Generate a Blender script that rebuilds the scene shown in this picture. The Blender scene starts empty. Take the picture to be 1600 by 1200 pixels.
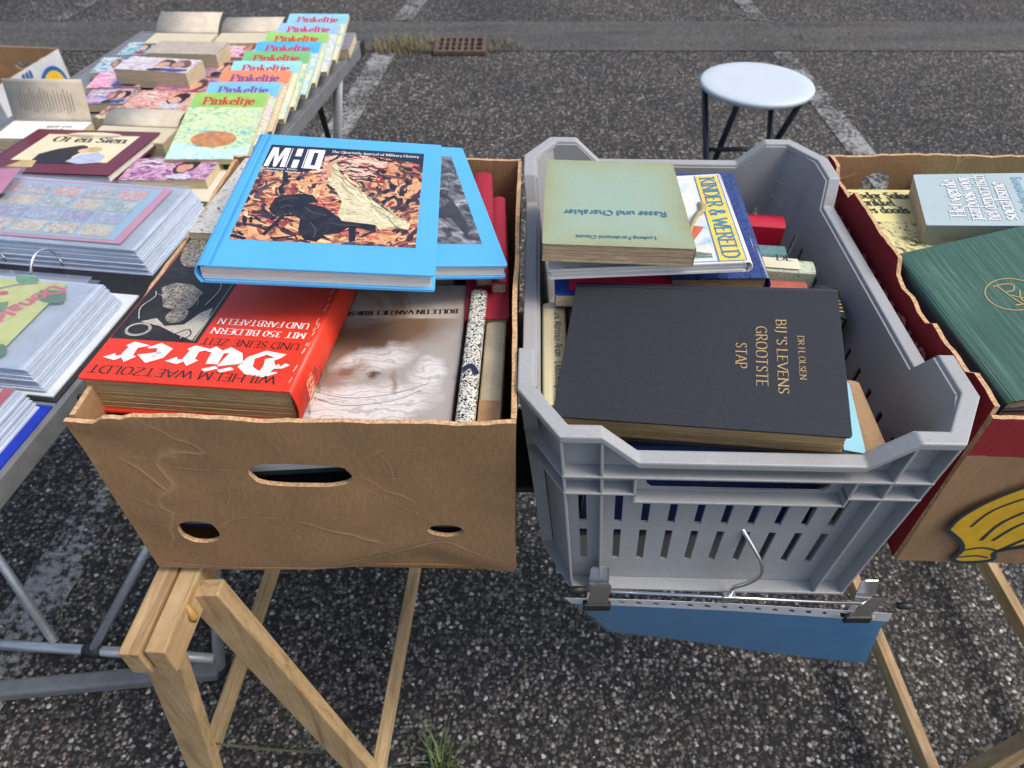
import bpy, bmesh, math, random
import numpy as np
from mathutils import Vector, Matrix, noise
from mathutils.geometry import delaunay_2d_cdt
R = math.radians
rnd = random.Random(7)
sc = bpy.context.scene
col = sc.collection

# ------------------------------------------------------------------ camera, sky, sun, exposure
cam_d = bpy.data.cameras.new('camera'); cam = bpy.data.objects.new('camera', cam_d); col.objects.link(cam)
cam.location = (0, 0, 1.45); cam.rotation_euler = (R(90 - 43.7), 0, 0)
cam_d.sensor_width = 36; cam_d.lens = 1109 / 1600 * 36
cam_d.clip_start = .02; cam_d.clip_end = 400
cam_d.dof.use_dof = True; cam_d.dof.focus_distance = .72; cam_d.dof.aperture_fstop = 9
sc.camera = cam
SUN_EL, SUN_AZ = 55, 104          # azimuth clockwise from +Y: light from the right
w = bpy.data.worlds.new('World'); sc.world = w; w.use_nodes = True
nt = w.node_tree; bg = nt.nodes['Background']
sky = nt.nodes.new('ShaderNodeTexSky'); sky.sky_type = 'NISHITA'; sky.sun_disc = False
sky.sun_elevation = R(SUN_EL); sky.sun_rotation = R(SUN_AZ); sky.air_density = 1.0; sky.dust_density = 3.5; sky.ozone_density = 1.0
nt.links.new(sky.outputs[0], bg.inputs[0]); bg.inputs[1].default_value = .15
sd = bpy.data.lights.new('sun', 'SUN'); sun = bpy.data.objects.new('sun', sd); col.objects.link(sun)
sd.energy = 1.5; sd.angle = R(22); sd.color = (1, .96, .9)
sdir = Vector((math.sin(R(SUN_AZ)) * math.cos(R(SUN_EL)), math.cos(R(SUN_AZ)) * math.cos(R(SUN_EL)), math.sin(R(SUN_EL))))
sun.rotation_euler = sdir.to_track_quat('Z', 'Y').to_euler(); sun.location = (3, 2, 5)
sc.view_settings.view_transform = 'Standard'; sc.view_settings.look = 'None'
sc.view_settings.exposure = .46; sc.view_settings.gamma = 1

# ------------------------------------------------------------------ materials
MATS = {}
def _n(t, k, x=0, y=0): n = t.nodes.new(k); n.location = (x, y); return n
def rgba(c): return (c[0], c[1], c[2], 1)
def sr(r, g, b):          # 0-255 picture colour to linear
    f = lambda v: (v / 255 / 12.92) if v / 255 <= .04045 else ((v / 255 + .055) / 1.055) ** 2.4
    return (f(r), f(g), f(b))
def newmat(name):
    m = bpy.data.materials.new(name); m.use_nodes = True; t = m.node_tree
    p = t.nodes['Principled BSDF']; tc = _n(t, 'ShaderNodeTexCoord', -900)
    MATS[name] = m; return m, t, p, tc
def mapping(t, tc, scale=(1, 1, 1), loc=(0, 0, 0), rot=(0, 0, 0), out='Object'):
    mp = _n(t, 'ShaderNodeMapping', -700); mp.inputs['Scale'].default_value = scale; mp.inputs['Location'].default_value = loc
    mp.inputs['Rotation'].default_value = rot; t.links.new(tc.outputs[out], mp.inputs[0]); return mp.outputs[0]
def noise_n(t, vec, scale, detail=4, rough=.6, dist=0):
    n = _n(t, 'ShaderNodeTexNoise', -500); n.inputs['Scale'].default_value = scale; n.inputs['Detail'].default_value = detail
    n.inputs['Roughness'].default_value = rough; n.inputs['Distortion'].default_value = dist
    t.links.new(vec, n.inputs['Vector']); return n
def ramp(t, fac, stops, interp='LINEAR'):
    r = _n(t, 'ShaderNodeValToRGB', -300); e = r.color_ramp; e.interpolation = interp
    while len(e.elements) < len(stops): e.elements.new(.5)
    for el, (p, c) in zip(e.elements, stops): el.position = p; el.color = rgba(c) if len(c) == 3 else c
    t.links.new(fac, r.inputs[0]); return r.outputs[0]
def mixc(t, fac, a, b, mode='MIX'):
    m = _n(t, 'ShaderNodeMix', -150); m.data_type = 'RGBA'; m.blend_type = mode
    for s, v in ((m.inputs[6], a), (m.inputs[7], b)):
        if isinstance(v, tuple): s.default_value = rgba(v)
        else: t.links.new(v, s)
    if isinstance(fac, (int, float)): m.inputs[0].default_value = fac
    else: t.links.new(fac, m.inputs[0])
    return m.outputs[2]
def bump(t, p, h, strength, dist=.001):
    b = _n(t, 'ShaderNodeBump', -150, -300); b.inputs['Strength'].default_value = strength; b.inputs['Distance'].default_value = dist
    t.links.new(h, b.inputs['Height']); t.links.new(b.outputs[0], p.inputs['Normal'])
def M(name, c, rough=.6, var=.1, vs=12, b=0, bs=400, metal=0, c2=None, stretch=(1, 1, 1), coat=0, lo=.35, hi=.65):
    if name in MATS: return MATS[name]
    m, t, p, tc = newmat(name); v = mapping(t, tc, stretch)
    n = noise_n(t, v, vs, 5)
    a = tuple(x * (1 - var) for x in c); z = c2 or tuple(min(1, x * (1 + var)) for x in c)
    t.links.new(ramp(t, n.outputs[0], [(lo, a), (hi, z)]), p.inputs['Base Color'])
    p.inputs['Roughness'].default_value = rough; p.inputs['Metallic'].default_value = metal
    if coat: p.inputs['Coat Weight'].default_value = coat; p.inputs['Coat Roughness'].default_value = .15
    if b: bump(t, p, noise_n(t, v, bs, 3).outputs[0], b, .0006)
    return m
def paint(name, cols, scale=30, dist=1.5, seed=0, stretch=(1, 1, 1), rough=.35, detail=6, interp='LINEAR', lo=.3, hi=.7):
    if name in MATS: return MATS[name]
    m, t, p, tc = newmat(name); v = mapping(t, tc, stretch, (seed * 3.7, seed * 1.3, seed))
    n = noise_n(t, v, scale, detail, .62, dist); k = len(cols) - 1
    t.links.new(ramp(t, n.outputs[0], [(lo + (hi - lo) * i / k, c) for i, c in enumerate(cols)], interp), p.inputs['Base Color'])
    p.inputs['Roughness'].default_value = rough; return m

def cardboard(name, c, edge=False):
    m, t, p, tc = newmat(name); v = mapping(t, tc)
    fib = noise_n(t, mapping(t, tc, (1, 1, .25)), 420, 3); big = noise_n(t, v, 6, 5, .6, .5)
    base = ramp(t, big.outputs[0], [(.3, tuple(x * .84 for x in c)), (.7, tuple(x * 1.1 for x in c))])
    fb = ramp(t, fib.outputs[0], [(.35, (.86, .86, .86)), (.65, (1.08, 1.07, 1.05))])
    cc = mixc(t, 1, base, fb, 'MULTIPLY')
    # creases: thin pale broken lines
    warp = noise_n(t, v, 5, 3); add = _n(t, 'ShaderNodeVectorMath'); add.operation = 'MULTIPLY_ADD'
    add.inputs[1].default_value = (.12, .12, .12); t.links.new(warp.outputs[1], add.inputs[0]); t.links.new(v, add.inputs[2])
    vo = _n(t, 'ShaderNodeTexVoronoi'); vo.feature = 'DISTANCE_TO_EDGE'; vo.inputs['Scale'].default_value = 7; t.links.new(add.outputs[0], vo.inputs['Vector'])
    br = noise_n(t, mapping(t, tc, (1, 1, 1), (4, 2, 1)), 9, 2)
    line = ramp(t, vo.outputs[0], [(0, (1, 1, 1)), (.012, (.25, .25, .25)), (.03, (0, 0, 0))]); msk = ramp(t, br.outputs[0], [(.5, (0, 0, 0)), (.62, (1, 1, 1))])
    lm = mixc(t, 1, line, msk, 'MULTIPLY')
    fac = _n(t, 'ShaderNodeMath'); fac.operation = 'MULTIPLY'; fac.inputs[1].default_value = .35; t.links.new(lm, fac.inputs[0])
    cc = mixc(t, fac.outputs[0], cc, tuple(min(1, x * 1.9) for x in c))
    t.links.new(cc, p.inputs['Base Color']); p.inputs['Roughness'].default_value = .8; p.inputs['Specular IOR Level'].default_value = .25
    hsum = mixc(t, .3, lm, noise_n(t, v, 45, 4).outputs[0]); bump(t, p, hsum, .55, .0016)
    return m
KRAFT = sr(158, 124, 88)
M_card = cardboard('kraft_cardboard', KRAFT)
M_cardred = cardboard('red_printed_cardboard', sr(140, 36, 42))
M_cardwhite = cardboard('white_printed_cardboard', sr(205, 208, 212))
M_edge = M('torn_cardboard_edge', sr(196, 158, 116), .9, .35, 260, .8, 900, stretch=(1, 1, .4))
M_inner = cardboard('inner_cardboard', sr(140, 104, 66))
def woodmat(name, c, dark, ax):
    m, t, p, tc = newmat(name); st = [22, 22, 22]; st[ax] = 1.2
    n = noise_n(t, mapping(t, tc, tuple(st)), 4.5, 6, .62, .7); f = noise_n(t, mapping(t, tc, tuple(s * 6 for s in st)), 10, 3)
    a = ramp(t, n.outputs[0], [(.3, dark), (.5, c), (.72, tuple(min(1, x * 1.18) for x in c))])
    k = ramp(t, f.outputs[0], [(.3, (.8, .78, .75)), (.6, (1.05, 1.05, 1.05))])
    bl = noise_n(t, mapping(t, tc), 7, 3); s = ramp(t, bl.outputs[0], [(.35, (.8, .77, .72)), (.6, (1, 1, 1))])
    t.links.new(mixc(t, 1, mixc(t, 1, a, k, 'MULTIPLY'), s, 'MULTIPLY'), p.inputs['Base Color']); p.inputs['Roughness'].default_value = .72
    bump(t, p, f.outputs[0], .3, .0006); return m
M_wood = [woodmat('weathered_pine_%s' % 'xyz'[i], sr(188, 160, 118), sr(150, 120, 82), i) for i in range(3)]
M_page = M('aged_paper', sr(200, 184, 150), .85, .16, 30, .25, 1500, stretch=(1, 1, 18))
M_pagew = M('white_paper', sr(222, 218, 208), .8, .08, 30, .2, 1500, stretch=(1, 1, 18))
M_pagetan = M('yellowed_paper', sr(184, 152, 104), .85, .22, 40, .3, 1500, stretch=(1, 1, 25))
M_white = M('white_ink', (.78, .77, .74), .6, .05); M_ink = M('black_ink', (.02, .02, .022), .5, .1)
M_gold = M('gold_foil', sr(206, 172, 112), .42, .15, 300, metal=.35); M_navy = M('navy_ink', sr(30, 36, 62), .4, .15)
M_red = M('red_ink', sr(196, 40, 44), .5, .1); M_tealink = M('teal_ink', sr(58, 108, 132), .5, .1); M_greyink = M('grey_ink', sr(110, 108, 108), .6, .1)
M_alu = M('brushed_aluminium', (.55, .56, .58), .38, .12, 30, .1, 300, metal=.6, stretch=(1, 1, 8))
M_chrome = M('chrome', (.85, .86, .88), .22, .06, metal=1); M_black = M('black_plastic', (.018, .018, .02), .45, .2, 60)
M_blue = M('sky_blue_laminate', sr(84, 170, 226), .34, .035, 8, .04, 500)

# ------------------------------------------------------------------ mesh helpers
def mk(name, vs, fs, mat=None, parent=None, smooth=False, midx=None):
    me = bpy.data.meshes.new(name); me.from_pydata([tuple(v) for v in vs], [], [tuple(f) for f in fs])
    for m in (mat if isinstance(mat, (list, tuple)) else [mat]):
        if m: me.materials.append(m)
    if midx: me.polygons.foreach_set('material_index', midx)
    me.update()
    if smooth: me.polygons.foreach_set('use_smooth', [True] * len(me.polygons))
    me.update(); o = bpy.data.objects.new(name, me); col.objects.link(o)
    if parent: o.parent = parent
    return o
def tag(o, label=None, cat=None, group=None, kind=None):
    for k, v in (('label', label), ('category', cat), ('group', group), ('kind', kind)):
        if v: o[k] = v
    return o
def pose(c, rot): return Matrix.Translation(c) @ Matrix.Rotation(R(rot[0]), 4, 'Z') @ Matrix.Rotation(R(rot[1]), 4, 'X') @ Matrix.Rotation(R(rot[2]), 4, 'Y')
def thing(name, label, cat, c=(0, 0, 0), rot=(0, 0, 0), group=None):
    o = bpy.data.objects.new(name, None); col.objects.link(o); o.empty_display_size = .05; o.matrix_world = pose(c, rot); return tag(o, label, cat, group)
def box_vf(x0, x1, y0, y1, z0, z1):
    v = [(x, y, z) for z in (z0, z1) for y in (y0, y1) for x in (x0, x1)]
    return v, [(0, 2, 3, 1), (4, 5, 7, 6), (0, 1, 5, 4), (2, 6, 7, 3), (0, 4, 6, 2), (1, 3, 7, 5)]
class MB:
    def __init__(s): s.v = []; s.f = []; s.m = []
    def add(s, v, f, m=0):
        n = len(s.v); s.v += [tuple(p) for p in v]; s.f += [tuple(i + n for i in q) for q in f]; s.m += [m] * len(f); return s
    def box(s, *a, m=0): return s.add(*box_vf(*a), m)
    def bar(s, p, q, a, b, up=(0, 0, 1), m=0):          # rectangular bar of section a (sideways) x b (up) from p to q
        p, q = Vector(p), Vector(q); d = (q - p).normalized(); x = d.cross(Vector(up)).normalized(); u = x.cross(d)
        v = [e + x * (i * a / 2) + u * (j * b / 2) for e in (p, q) for j in (-1, 1) for i in (-1, 1)]
        return s.add(v, [(0, 1, 3, 2), (4, 6, 7, 5), (0, 4, 5, 1), (2, 3, 7, 6), (0, 2, 6, 4), (1, 5, 7, 3)], m)
    def tube(s, pts, r, n=12, m=0, caps=True):
        pts = [Vector(p) for p in pts]; rings = []
        ref = Vector((.31, .17, .93))
        for i, p in enumerate(pts):
            d = (pts[min(i + 1, len(pts) - 1)] - pts[max(i - 1, 0)]).normalized(); x = d.cross(ref).normalized(); y = d.cross(x)
            rr = r[i] if isinstance(r, (list, tuple)) else r
            rings.append([p + x * math.cos(2 * math.pi * k / n) * rr + y * math.sin(2 * math.pi * k / n) * rr for k in range(n)])
        v = [q for g in rings for q in g]; f = [(i * n + k, i * n + (k + 1) % n, (i + 1) * n + (k + 1) % n, (i + 1) * n + k) for i in range(len(pts) - 1) for k in range(n)]
        if caps: f += [tuple(reversed(range(n))), tuple(range(len(v) - n, len(v)))]
        return s.add(v, f, m)
    def build(s, name, mat, parent=None, smooth=False, bev=0):
        o = mk(name, s.v, s.f, mat, parent, smooth, s.m if any(s.m) else None)
        if bev:
            b = o.modifiers.new('bevel', 'BEVEL'); b.width = bev; b.segments = 2; b.limit_method = 'ANGLE'; b.angle_limit = R(40)
        return o
def inpoly(p, poly):
    x, y = p; c = False; j = len(poly) - 1
    for i in range(len(poly)):
        a, b = poly[i], poly[j]
        if (a[1] > y) != (b[1] > y) and x < (b[0] - a[0]) * (y - a[1]) / (b[1] - a[1]) + a[0]: c = not c
        j = i
    return c
def plate(outline, holes, fn, t, grid=0):
    """solid sheet with holes; fn(x, y, n) gives the 3D point, n from 0 (face) to t (back). returns verts, faces, edge flags"""
    vs, es = [], []
    for lp in [outline] + list(holes):
        n = len(vs); vs += [Vector(p) for p in lp]; es += [(n + i, n + (i + 1) % len(lp)) for i in range(len(lp))]
    if grid:
        xs = [p[0] for p in outline]; ys = [p[1] for p in outline]; g = grid
        bnd = [Vector(p) for lp in [outline] + list(holes) for p in lp]
        y = min(ys) + g / 2
        while y < max(ys):
            x = min(xs) + g / 2
            while x < max(xs):
                p = (x + (noise.random() - .5) * g * .3, y + (noise.random() - .5) * g * .3)
                if inpoly(p, outline) and not any(inpoly(p, h) for h in holes) and min((Vector(p) - b).length_squared for b in bnd) > (g * .4) ** 2: vs.append(Vector(p))
                x += g
            y += g
    v2, _, f2, *_ = delaunay_2d_cdt(vs, es, [], 0, 1e-7)
    tri = []
    for f in f2:
        c = sum((v2[i] for i in f), Vector((0, 0))) / 3
        if inpoly(c, outline) and not any(inpoly(c, h) for h in holes): tri.append(tuple(f))
    cnt = {}
    for f in tri:
        for a, b in zip(f, f[1:] + f[:1]): cnt[(a, b)] = 1
    N = len(v2); V = [fn(p[0], p[1], 0) for p in v2] + [fn(p[0], p[1], t) for p in v2]
    Fc = [f for f in tri] + [tuple(i + N for i in reversed(f)) for f in tri]; m = [0] * len(Fc)
    for (a, b) in cnt:
        if (b, a) not in cnt: q = len(V); V += [V[b], V[a], V[a + N], V[b + N]]; Fc.append((q, q + 1, q + 2, q + 3)); m.append(1)
    return V, Fc, m
def ell(cx, cy, rx, ry, n=28, j=0, p=2.0):
    o = []
    for k in range(n):
        a = 2 * math.pi * k / n; c, s = math.cos(a), math.sin(a); q = 1 + (rnd.random() - .5) * j
        o.append((cx + rx * math.copysign(abs(c) ** (2 / p), c) * q, cy + ry * math.copysign(abs(s) ** (2 / p), s) * q))
    return o

# ------------------------------------------------------------------ pen lettering
G = {
'A': "7|0,0 3.5,10|3.5,10 7,0|1.3,3.4 5.7,3.4", 'B': "6.4|.9,0 .9,10|~.9,10 3.6,10 5.2,7.7 3.6,5.3 .9,5.3|~.9,5.3 4.2,5.3 6,2.7 4.2,0 .9,0",
'C': "7|~6.4,8.2 5,9.8 2.8,9.6 .8,7 .8,3 2.8,.4 5,.2 6.5,1.8", 'D': "7.4|.9,0 .9,10|~.9,10 4,10 6.8,7.5 6.8,2.5 4,0 .9,0",
'E': "6|.9,0 .9,10|.9,10 5.4,10|.9,5.2 4.5,5.2|.9,0 5.6,0", 'F': "5.6|.9,0 .9,10|.9,10 5.3,10|.9,5.2 4.5,5.2",
'G': "7.6|~6.4,8.2 5,9.8 2.8,9.6 .8,7 .8,3 2.8,.4 5,.2 6.6,1.5|6.6,4.4 6.6,.6|4.6,4.4 7.2,4.4", 'H': "7.6|.9,0 .9,10|6.7,0 6.7,10|.9,5.2 6.7,5.2",
'I': "2.4|1.2,0 1.2,10", 'J': "3.4|~2.2,10 2.2,1.5 1.4,-1.2 0,-1.5", 'K': "7|.9,0 .9,10|6,10 1,4.6|2.6,6 6.6,0", 'L': "5.6|.9,0 .9,10|.9,0 5.4,0",
'M': "9|.9,0 1.2,10|1.2,10 4.5,1|4.5,1 7.8,10|7.8,10 8.1,0", 'N': "7.8|.9,0 .9,10|.9,10 6.9,0|6.9,0 6.9,10", 'O': "7.8|~3.9,10 1.5,9 .7,5 1.5,1 3.9,0 6.3,1 7.1,5 6.3,9 3.9,10",
'P': "6|.9,0 .9,10|~.9,10 4,10 5.6,7.4 4,4.8 .9,4.8", 'Q': "7.8|~3.9,10 1.5,9 .7,5 1.5,1 3.9,0 6.3,1 7.1,5 6.3,9 3.9,10|4.4,1.4 7.6,-1.6", 'R': "6.8|.9,0 .9,10|~.9,10 4,10 5.4,7.6 4,5.2 .9,5.2|3,5.2 6.5,0",
'S': "5.6|~4.8,8.4 3.6,9.9 1.6,9.4 .9,7.4 2,5.6 4,4.4 4.9,2.6 4,.6 2,.1 .6,1.7", 'T': "6.6|3.3,0 3.3,10|.2,10 6.4,10", 'U': "7.4|~.9,10 .9,3 2,.3 3.7,0 5.4,.3 6.5,3 6.5,10",
'V': "7|0,10 3.5,0|3.5,0 7,10", 'W': "10|0,10 2.6,0|2.6,0 5,9|5,9 7.4,0|7.4,0 10,10", 'X': "7|.4,10 6.6,0|6.6,10 .4,0", 'Y': "6.8|0,10 3.4,5|6.8,10 3.4,5|3.4,5 3.4,0", 'Z': "6.4|.5,10 6,10|6,10 .4,0|.4,0 6.1,0",
'a': "5.2|~.9,5.6 2.4,6.6 3.8,5.6 3.8,3.5 3.8,.4 4.8,.2|~3.8,3.9 1.6,3.4 .7,1.8 1.6,.1 3.8,1.4", 'b': "5.6|.9,10 .9,.2|~.9,5 2.6,6.6 4.6,5.4 4.8,2.4 3.2,0 .9,.8", 'c': "4.8|~4.3,5.4 2.6,6.6 .9,5 .8,2 2.4,0 4.4,1.2",
'd': "5.8|4.8,10 4.8,0|~4.8,5.4 3,6.6 1,5 .9,1.8 2.6,0 4.8,1.4", 'e': "5|~.8,3.6 4.4,3.6 3.8,5.8 2.4,6.6 .9,5 .8,2 2.4,0 4.4,1.2", 'f': "3.4|~3.6,9.4 2.2,9.8 1.4,8.4 1.4,5 1.4,0|.2,6.3 3,6.3",
'g': "5.6|~4.6,5.6 2.8,6.6 1,5.2 1,2.4 2.8,.9 4.6,2.2|~4.7,6.5 4.7,1 4.4,-2 2.4,-3 .8,-2.2", 'h': "5.8|.9,0 .9,10|~.9,5 2.8,6.6 4.6,5.6 4.8,3 4.8,0", 'i': "2.3|1.1,0 1.1,6.5|1.1,8.6 1.1,9.6", 'j': "2.4|~1.4,6.5 1.4,0 1,-2.4 -.4,-3|1.4,8.6 1.4,9.6",
'k': "5.4|.9,0 .9,10|4.6,6.4 1,3|2.2,4 5,0", 'l': "2.2|1.1,0 1.1,10", 'm': "8.6|.9,0 .9,6.5|~.9,5 2.6,6.6 4.2,5.6 4.3,3 4.3,0|~4.3,5 6,6.6 7.5,5.6 7.7,3 7.7,0", 'n': "5.8|.9,0 .9,6.5|~.9,5 2.8,6.6 4.6,5.6 4.8,3 4.8,0",
'o': "5.6|~2.8,6.6 1.2,5.8 .7,3.3 1.2,.8 2.8,0 4.4,.8 4.9,3.3 4.4,5.8 2.8,6.6", 'p': "5.7|.9,-3 .9,6.5|~.9,5 2.6,6.6 4.6,5.4 4.8,2.4 3.2,0 .9,.8", 'q': "5.7|4.8,-3 4.8,6.5|~4.8,5.4 3,6.6 1,5 .9,1.8 2.6,0 4.8,1.4", 'r': "4|.9,0 .9,6.5|~.9,4.6 2.2,6.4 3.7,6",
's': "4.4|~3.8,5.4 2.6,6.6 1.2,6 .9,4.8 2.2,3.6 3.6,2.4 3.5,.8 2.2,0 .6,1", 't': "3.5|~1.5,8.6 1.5,2 2,.2 3.3,.6|.2,6.3 3.1,6.3", 'u': "5.8|~.9,6.5 .9,2 2,0 4,.6 4.8,2|4.8,6.5 4.8,0", 'v': "5|.2,6.5 2.5,0|2.5,0 4.8,6.5",
'w': "7.6|.2,6.5 2,0|2,0 3.8,6|3.8,6 5.6,0|5.6,0 7.4,6.5", 'x': "5|.3,6.5 4.7,0|4.7,6.5 .3,0", 'y': "5|.2,6.5 2.6,.3|4.8,6.5 1.6,-3", 'z': "4.6|.4,6.5 4.2,6.5|4.2,6.5 .4,0|.4,0 4.4,0",
'0': "5.8|~2.9,10 1,8 .8,5 1,2 2.9,0 4.8,2 5,5 4.8,8 2.9,10", '1': "4|2.2,0 2.2,10|2.2,10 .8,8.4", '2': "5.6|~.8,7.8 2,9.9 4.2,9.4 4.6,7 .6,0|.6,0 5,0", '3': "5.4|~.8,9 2.6,10 4.4,8.4 3.8,6 2,5.3|~2,5.3 4.2,4.6 4.8,2.2 3,0 .6,.8",
'4': "5.6|4,0 4,10|4,10 .4,3|.4,3 5.4,3", '5': "5.4|4.6,10 1.4,10|1.4,10 1,5.6|~1,5.6 3,6.2 4.8,4.4 4.4,1 2.4,0 .6,.8", '6': "5.6|~4.4,9.6 2,8 .8,4 1.4,.8 3,0 4.8,1.6 4.6,4.6 3,5.6 1,4", '7': "5.2|.4,10 4.8,10|4.8,10 2,0",
'8': "5.6|~2.8,10 1.2,8.6 1.4,6.2 4.2,4.4 4.8,2 2.8,0 .9,2 1.5,4.4 4.2,6.2 4.4,8.6 2.8,10", '9': "5.6|~4.6,6 3,4.4 1,5.4 .9,8.4 2.8,10 4.6,8.6 4.6,5 3.6,1.6 1.4,.2",
"'": "1.8|.9,10 .7,7.4", '.': "2|1,0 1,.9", ',': "2|1,.6 .6,-1.4", '-': "3.6|.4,3.6 3.2,3.6", '&': "7.6|~6.8,4.4 5,.8 2.4,0 .7,2 1.6,4.4 4,6.6 4.2,9 2.8,10 1.7,8.4 2.4,6 6.8,0",
}
FRAK = {'D': "8|1.2,8.6 3,10 5.6,9.2 7.2,7 7,3 4.8,.2 1.6,1.6|3.4,9.4 3,6 3.6,3.4 1.6,1.6|0,4.8 .9,6.4 2,6", 'u': "6.9|0,5.4 1.3,6.8 1.5,1.4 2.8,.1 4.7,1.8|4.6,6.8 4.8,1.3 5.8,.2 6.9,1.2|1.2,9.4 2,8.4|4,9.4 4.8,8.4",
 'r': "5|0,5.4 1.2,6.8 1.6,5.4 1.5,1.5 .7,.7 1.8,0 2.9,1|1.7,5.2 3.3,6.8 4.7,5.7", 'e': "5|4.5,1.4 2.7,0 1.3,1.4 1.3,5.2 3,6.8 4.3,5.2 1.5,3"}
STY = {'serif': (14, .075, .02, 1), 'light': (14, .055, .016, 1), 'bold': (12, .105, .03, 1), 'sans': (None, .055, .055, 0), 'heavy': (None, .1, .1, 0), 'frak': (40, .11, .022, 0), 'bigfrak': (42, .135, .02, 0), 'ital': (35, .06, .018, 0)}
def cat(pts):
    o = []
    for i in range(len(pts) - 1):
        p0, p1, p2, p3 = pts[max(i - 1, 0)], pts[i], pts[i + 1], pts[min(i + 2, len(pts) - 1)]
        for k in range(4):
            t = k / 4; o.append(tuple(.5 * (2 * b + (c - a) * t + (2 * a - 5 * b + 4 * c - d) * t * t + (3 * b - a - 3 * c + d) * t ** 3) for a, b, c, d in zip(p0, p1, p2, p3)))
    return o + [pts[-1]]
def pen(pts, hw):          # hw(dx, dy) half width; strip of quads
    V, Fc = [], []; n = len(pts)
    for i in range(n):
        a, b = pts[max(i - 1, 0)], pts[min(i + 1, n - 1)]; dx, dy = b[0] - a[0], b[1] - a[1]; l = math.hypot(dx, dy) or 1; dx /= l; dy /= l
        h = hw(dx, dy)
        if 0 < i < n - 1:
            e = (pts[i][0] - a[0], pts[i][1] - a[1]); le = math.hypot(*e) or 1; h /= max(.55, abs(e[0] * dx + e[1] * dy) / le)
        V += [(pts[i][0] - dy * h, pts[i][1] + dx * h), (pts[i][0] + dy * h, pts[i][1] - dx * h)]
    return V, [(2 * i, 2 * i + 1, 2 * i + 3, 2 * i + 2) for i in range(n - 1)]
def lettering(s, style):
    nib, tx, tn, ser = STY[style]; x = 0; parts = []
    for ch in s:
        if ch == ' ': x += .32; continue
        d = (FRAK.get(ch) if style == 'bigfrak' else None) or G.get(ch)
        if not d: continue
        adv, *ss = d.split('|')
        for k, st in enumerate(ss):
            sm = st[0] == '~'; P = [tuple(float(q) / 10 for q in a.split(',')) for a in st.lstrip('~').split()]
            ends = (P[0], P[-1]); vert = (abs(P[0][0] - P[1][0]) < .05, abs(P[-1][0] - P[-2][0]) < .05)
            if sm: P = cat(P)
            hw = (lambda dx, dy: tx) if nib is None else (lambda dx, dy: tn + (tx - tn) * abs(dx * math.sin(R(nib)) - dy * math.cos(R(nib))))
            V, Fc = pen([(a + x, b) for a, b in P], hw); parts.append((V, Fc, k))
            if ser:
                for e, vt in zip(ends, vert):
                    if vt and min(abs(e[1] - q) for q in (0, 1, .65, -.3)) < .03:
                        V, Fc = pen([(e[0] + x - tx * 2.1, e[1]), (e[0] + x + tx * 2.1, e[1])], lambda dx, dy: tn * 1.3); parts.append((V, Fc, k + 3))
        x += float(adv) / 10 + .07
    return parts, x
def write(parent, s, p0, p1, cap, mat, style='serif', z=.0004, name='lettering', warp=None):
    """words along the base line p0 to p1 (cap height in metres) printed on the parent's local xy plane"""
    parts, wd = lettering(s, style); dx, dy = p1[0] - p0[0], p1[1] - p0[1]; L = math.hypot(dx, dy); dx /= L; dy /= L; sx = L / wd
    mb = MB()
    for V, Fc, k in parts:
        q = []
        for a, b in V:
            X = p0[0] + dx * a * sx - dy * b * cap; Y = p0[1] + dy * a * sx + dx * b * cap
            q.append((X, Y, z + k * .00002 + (warp(X, Y) if warp else 0)))
        mb.add(q, Fc)
    return mb.build(name, mat, parent)
def shape(parent, name, pts, mat, z=.0003, warp=None):
    return mk(name, [(x, y, z + (warp(x, y) if warp else 0)) for x, y in pts], [tuple(range(len(pts)))], mat, parent)
def quad(parent, name, x0, y0, x1, y1, mat, z=.0002, warp=None, n=6):
    V = [(x0 + (x1 - x0) * i / n, y0 + (y1 - y0) * j / n) for j in range(n + 1) for i in range(n + 1)]
    return mk(name, [(x, y, z + (warp(x, y) if warp else 0)) for x, y in V], [(j * (n + 1) + i, j * (n + 1) + i + 1, (j + 1) * (n + 1) + i + 1, (j + 1) * (n + 1) + i) for j in range(n) for i in range(n)], mat, parent)
def line(parent, name, pts, wd, mat, z=.0004, warp=None, smooth=True):
    V, Fc = pen(cat(pts) if smooth else pts, lambda a, b: wd / 2); return mk(name, [(x, y, z + (warp(x, y) if warp else 0)) for x, y in V], Fc, mat, parent)

# ------------------------------------------------------------------ books
def sheet(x0, x1, y0, y1, z, t, warp=None, n=8, r=.003):
    xs = [x0, x0 + r] + [x0 + r + (x1 - x0 - 2 * r) * i / n for i in range(1, n)] + [x1 - r, x1]; ys = [y0, y0 + r] + [y0 + r + (y1 - y0 - 2 * r) * i / n for i in range(1, n)] + [y1 - r, y1]
    nx, ny = len(xs), len(ys); V = []
    for lay in (0, 1):
        for j, y in enumerate(ys):
            for i, x in enumerate(xs):
                X, Y = x, y
                if i in (0, nx - 1) and j in (0, ny - 1): X += r * .3 * (1 if i == 0 else -1); Y += r * .3 * (1 if j == 0 else -1)
                V.append((X, Y, z - lay * t + (warp(X, Y) if warp else 0)))
    N = nx * ny; f = []
    for j in range(ny - 1):
        for i in range(nx - 1):
            a = j * nx + i; f += [(a, a + 1, a + nx + 1, a + nx), (N + a, N + a + nx, N + a + nx + 1, N + a + 1)]
    rim = [i for i in range(nx)] + [j * nx + nx - 1 for j in range(1, ny)] + [(ny - 1) * nx + i for i in range(nx - 2, -1, -1)] + [j * nx for j in range(ny - 2, 0, -1)]
    for a, b in zip(rim, rim[1:] + rim[:1]): f.append((a, N + a, N + b, b))
    return V, f
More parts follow.
